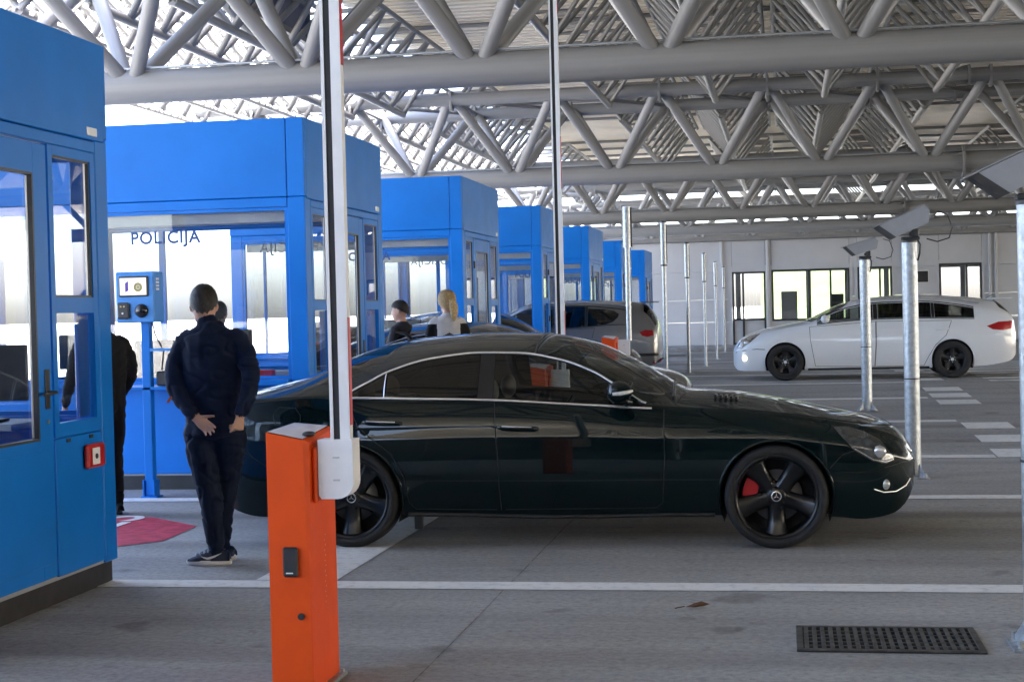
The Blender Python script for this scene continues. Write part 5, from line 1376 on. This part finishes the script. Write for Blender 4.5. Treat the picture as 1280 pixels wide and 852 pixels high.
def shoe(parent, loc, yaw, m_up, m_sole, swoosh=False, L_=.29):
    """low shoe: upper, sole, toe cap towards local +x"""
    r = obj('shoe', None, parent, loc=loc, rz=yaw)
    so = MB(); up = MB()
    out = []
    for i in range(28):
        a = 2*PI*i/28; x = math.cos(a); y = math.sin(a); wd = .043 if x > 0 else .036
        out.append((x*L_/2, y*wd*(1-.12*math.cos(2*a)*(.5 if x > 0 else .0))))
    vs = []
    for z, k in ((0.0, .96), (.012, 1.02), (.030, 1.0), (.034, .95)):
        for x, y in out: vs.append((x*k, y*k, z+(.010*max(0, x/(L_/2))**2 if z < .02 else .004*max(0, x/(L_/2))**2)+(.006 if x < -.08 and z > .02 else 0)))
    n = 28; so.add(vs, [(j*n+i, j*n+(i+1) % n, (j+1)*n+(i+1) % n, (j+1)*n+i) for j in range(3) for i in range(n)]+[list(range(n))[::-1], list(range(3*n, 4*n))], True)
    so.build('sole', m_sole, r)
    secs = [(-.138, .030, .075, .02), (-.12, .034, .095, .03), (-.07, .036, .098, .034), (-.02, .038, .098, .036), (.03, .041, .080, .032), (.08, .042, .062, .026), (.118, .036, .048, .018), (.138, .018, .038, .008)]
    vs = []
    for x, w, h, tw in secs:
        for k in range(13):
            a = PI*k/12; vs.append((x, math.cos(a)*(w if math.sin(a) < .6 else lerp(w, tw*1.2, (math.sin(a)-.6)/.4)), .030+(h-.03)*math.sin(a)**.8))
    fs = [(j*13+k, j*13+k+1, (j+1)*13+k+1, (j+1)*13+k) for j in range(len(secs)-1) for k in range(12)]+[list(range(13)), list(range((len(secs)-1)*13, len(secs)*13))[::-1]]
    up.add(vs, fs, True); up.build('upper', m_up, r)
    for k in range(4): MB().tube([(-.0+k*.026, -.024, .086-k*.007), (.004+k*.026, 0, .098-k*.0075), (-.0+k*.026, .024, .086-k*.007)], .0035, 6).build('lace', m_sole if swoosh else m_up, r)
    if swoosh:
        for sy in (-1, 1):
            pts = [(-.095, .082), (-.05, .056), (-.02, .045), (.0, .042), (.025, .050), (.045, .064), (.02, .058), (.0, .055), (-.03, .062)]
            yy = lambda x, z: sy*(.0405+.002*(x+.09)/.13-(z-.045)*.14)
            MB().add([(x, yy(x, z), z) for x, z in pts], [list(range(len(pts)))]).build('side_mark', m_sole, r)
    return r

def human(name, label, loc, rz, H, mats, order, parts, headc, headR, hair, voxel=.008, seed=1, face=None, shoes=(), wr=.004):
    t = thing(name, label, 'person', loc, rz)
    build_body.order = order; build_body.cloth = set(order['cloth'])
    b = build_body(parts, voxel, mats, t, 'body', seed=seed, wr=wr)
    if hair: hair(b)
    if face: face_bits(b, headc, headR, 1.0, face)
    for s in shoes: shoe(b, *s)
    return t
V3 = Vector
def std_torso(zs=1.0, w=1.0, d=1.0, hem=.84, lean=0.0):
    z = lambda v: v*zs
    return [('torso', [(0, lean*.3, z(hem), .178*w, .118*d), (0, lean*.4, z(.90), .186*w, .125*d), (0, lean*.5, z(1.0), .182*w, .122*d), (0, lean*.6, z(1.12), .190*w, .125*d), (0, lean*.8, z(1.27), .208*w, .130*d), (0, lean*.95, z(1.38), .212*w, .122*d), (0, lean, z(1.445), .185*w, .100*d), (0, lean, z(1.49), .105*w, .078*d), (0, lean, z(1.52), .066*w, .068*d)], (1, 0, 0)),
            ('pants', [(0, lean*.2, z(.98), .160*w, .112*d), (0, lean*.1, z(.88), .168*w, .118*d), (0, 0, z(.80), .160*w, .112*d)], (1, 0, 0))]
# ---------------------------------------------------------------- man in navy tracksuit
R0 = Matrix.Rotation(.30, 3, 'Z') @ Matrix.Rotation(-.16, 3, 'X')
hc = V3((-.058, .035, 1.652))
P = std_torso(1.025, 1.03, 1.06, .825)
P[0] = ('torso', [(0, 0, .835, .205, .155), (0, 0, .855, .207, .155)]+P[0][1][1:], (1, 0, 0))
P += [('collar', [(-.01, .0, 1.495, .092, .086), (-.026, .008, 1.545, .076, .074), (-.036, .014, 1.575, .068, .068)], (1, 0, 0)), ('neck', [(-.015, .005, 1.52, .058, .060), (-.05, .024, 1.60, .056, .060)], (1, 0, 0))]
P += head_parts(hc, R0, 1.04)
P += [('torso', [(-.13, .0, 1.455, .072, .072), (-.185, -.005, 1.425, .072, .074), (-.222, -.02, 1.34, .066, .070), (-.235, -.05, 1.23, .060, .064), (-.215, -.09, 1.135, .055, .060), (-.15, -.135, 1.055, .049, .053), (-.085, -.163, .985, .042, .045), (-.062, -.168, .962, .039, .041)], (0, 1, 0)),
      ('torso', [(.13, .0, 1.455, .072, .072), (.185, -.005, 1.425, .072, .074), (.235, -.025, 1.34, .066, .070), (.276, -.065, 1.24, .060, .063), (.288, -.09, 1.165, .055, .060), (.268, -.10, 1.08, .050, .054), (.232, -.12, .99, .042, .045), (.224, -.124, .965, .039, .041)], (0, 1, 0))]
P += [('hand',) + p[1:] for p in hand_parts((-.055, -.168, .955), (.78, -.02, -.62), (-.1, -1, .05), (.62, 0, .78), (.18, .3, .35), V3((.95, -.05, .05)))]
P += [('hand',) + p[1:] for p in hand_parts((.222, -.125, .962), (-.06, -.12, -1), (-.8, .35, 0), (-.3, -.9, .1), (1.05, 1.35, .9), V3((-.25, -.45, -.85)))]
P += [('pants', [(-.085, .0, .86, .112, .120), (-.080, -.015, .76, .108, .112), (-.060, -.03, .62, .092, .096), (-.040, -.035, .51, .080, .085), (-.022, -.025, .40, .078, .084), (-.008, -.03, .24, .066, .070), (.0, -.03, .13, .056, .058), (.0, -.03, .105, .052, .055), (.0, -.03, .085, .046, .050)], (1, 0, 0)),
      ('pants', [(.090, .02, .86, .112, .120), (.090, .04, .76, .106, .110), (.066, .08, .62, .088, .092), (.036, .11, .51, .076, .080), (.012, .13, .40, .074, .080), (-.014, .16, .24, .062, .066), (-.03, .18, .13, .052, .055), (-.03, .18, .085, .046, .050)], (1, 0, 0)),
      ('sock', [(.0, -.03, .10, .036, .038), (.0, -.03, .05, .036, .038)], (1, 0, 0)), ('sock', [(-.03, .18, .10, .036, .038), (-.03, .18, .05, .036, .038)], (1, 0, 0))]
order = dict(torso=0, pants=1, collar=0, neck=2, head=2, hand=2, sock=1, palm=2, f=2, cloth=(0, 1))
man = human('person', 'person in navy tracksuit and white-soled trainers standing behind the dark car', (-3.62, 9.52, 0), 0, 1.78, [M_NAVY, M_NAVY2, M_SKIN], order, P, hc, R0,
      lambda b: hair_cap(b, hc, R0, 1.06, M_HAIRD, back=-.045, side=.042, front=.07, th=.007, top=.016), .0062, 3, M_HAIRD,
      [((-.045, -.035, 0), PI+.12, M_SHOE, M_SOLE, True), ((-.075, .19, 0), PI-.25, M_SHOE, M_SOLE, True)], .006)
mb = [c for c in man.children][0]
MB().box(-.008, .008, -.002, .002, -.05, .05).build('sleeve_print', mat('orange_print', (.55, .12, .03), .6), mb)
mb.children[-1].location = (-.222, -.140, 1.09); mb.children[-1].rotation_euler = (-.5, .55, .1)

# ---------------------------------------------------------------- person in black half hidden by the nearest booth
def plain_person(label, loc, rz, zs, mt, mp, hairf, arm=.0, headyaw=0.0, tilt=0.0, extra_mats=(), w=1.0, seed=2, face=M_HAIRD, mshoe=None, vox=.011, tagger=None):
    R = Matrix.Rotation(headyaw, 3, 'Z') @ Matrix.Rotation(tilt, 3, 'X'); hc_ = V3((0, .03, 1.655*zs+.0))
    P = std_torso(zs, w, 1.0, .86)
    P += [('neck', [(0, .0, 1.48*zs, .054, .056), (0, .02, 1.60*zs, .05, .054)], (1, 0, 0))]+head_parts(hc_, R)
    for s in (-1, 1):
        P.append(('torso', [(s*.12*w, 0, 1.435*zs, .060, .062), (s*.175*w, 0, 1.405*zs, .062, .066), (s*.222*w, -.005, 1.31*zs, .058, .061), (s*.240*w, -.01, 1.22*zs, .056, .058), (s*.25*w, .0+arm*.1, 1.12*zs, .050, .052), (s*.235*w, .08+arm*.2, 1.0*zs, .043, .045), (s*.215*w, .13+arm*.3, .92*zs, .036, .036)], (0, 1, 0)))
        P += [('hand',)+p[1:] for p in hand_parts((s*.212*w, .14+arm*.3, .905*zs), (0, .35, -1), (-s, 0, 0), (0, 1, .2), (.35, .45, .4))]
        P += [('pants', [(s*.085, 0, .86*zs, .10, .108), (s*.09, .0, .70*zs, .088, .094), (s*.09, .01, .50*zs, .068, .072), (s*.092, .0, .36*zs, .062, .068), (s*.095, -.01, .10, .050, .055), (s*.095, -.01, .07, .05, .055)], (1, 0, 0))]
    od = dict(torso=0, pants=1, neck=2, head=2, hand=2, collar=0, cloth=(0, 1))
    return human('person', label, loc, rz, 1.75*zs, [mt, mp, M_SKIN], od, P, hc_, R, lambda b: hairf(b, hc_, R), vox, seed, face,
                 [((-.095, .05, 0), PI/2+.1, mshoe or M_BLKC, M_BLACK, False), ((.095, .05, 0), PI/2-.1, mshoe or M_BLKC, M_BLACK, False)], .004)
dark_hair = lambda b, c, R: hair_cap(b, c, R, 1.0, M_HAIRD)
plain_person('person in black clothes half hidden behind the nearest booth', (-5.47, 11.92, 0), .9, .985, M_BLKC, M_BLKC, dark_hair, arm=.3, seed=5, w=1.05)
M_UNI = mat('dark_uniform', (.018, .018, .022), .7, var=.3, scale=14, spec=.25)
off = plain_person('officer in dark uniform beside the black car, face turned left', (-4.50, 18.15, crown(18.15)), 1.25, .935, M_UNI, M_BLKC, dark_hair, headyaw=.25, tilt=-.15, seed=8)
ob_ = off.children[0]
for x, z in ((-.10, 1.30), (.08, 1.28)):
    MB().box(-.05, .05, -.004, .004, -.03, .03, .002).build('uniform_patch', mat('pale_patch', (.45, .45, .46), .6), ob_); ob_.children[-1].location = (x, -.128, z*.935)
plain_person('officer in dark uniform inside the second booth, behind the glass', (-5.53, 14.75, .19), .2, .86, M_UNI, M_BLKC, dark_hair, seed=9)
# ---------------------------------------------------------------- blonde woman
M_BLOND = hair_mat('blond_hair', (.42, .26, .10), (.62, .44, .20))
M_VEST = mat('grey_white_top', (.46, .45, .44), .8, var=.06, scale=6, bump=.15, bscale=200)
def blond(b, c, R):
    h_ = hair_cap(b, c, R, 1.03, M_BLOND, back=-.085, side=-.03, front=.05, th=.02, top=.016, seed=4)
    T = lambda x, y, z: c+R @ V3((x, y, z))
    vs, fs = rings([(*T(0, -.105, .035), .030, .024), (*T(.005, -.135, .01), .042, .030), (*T(.012, -.150, -.06), .050, .030), (*T(.016, -.150, -.13), .046, .028), (*T(.016, -.140, -.19), .030, .020), (*T(.012, -.135, -.225), .010, .008)])
    MB().add(vs, fs, True).build('ponytail', M_BLOND, h_)
    MB().tube([T(.025*math.cos(a), -.108-.01*math.sin(a), .035+.028*math.sin(a)) for a in [2*PI*i/14 for i in range(14)]], .006, 6, closed=True).build('hair_tie', M_DARKPL, h_)
wom = plain_person('blonde person with ponytail in pale grey and black top, seen from behind', (-3.86, 17.75, crown(17.75)), .35, 1.0, M_VEST, M_BLKC, blond, headyaw=.35, seed=11, w=.92, face=M_BLOND)
wb = wom.children[0]
me = wb.data; me.materials.append(M_BLKC)
for p in me.polygons:
    c = p.center
    if p.material_index == 0 and (abs(c.x) > .135 and c.z < 1.40 or c.z < 1.30-.25*(abs(c.x)*2)): p.material_index = 3
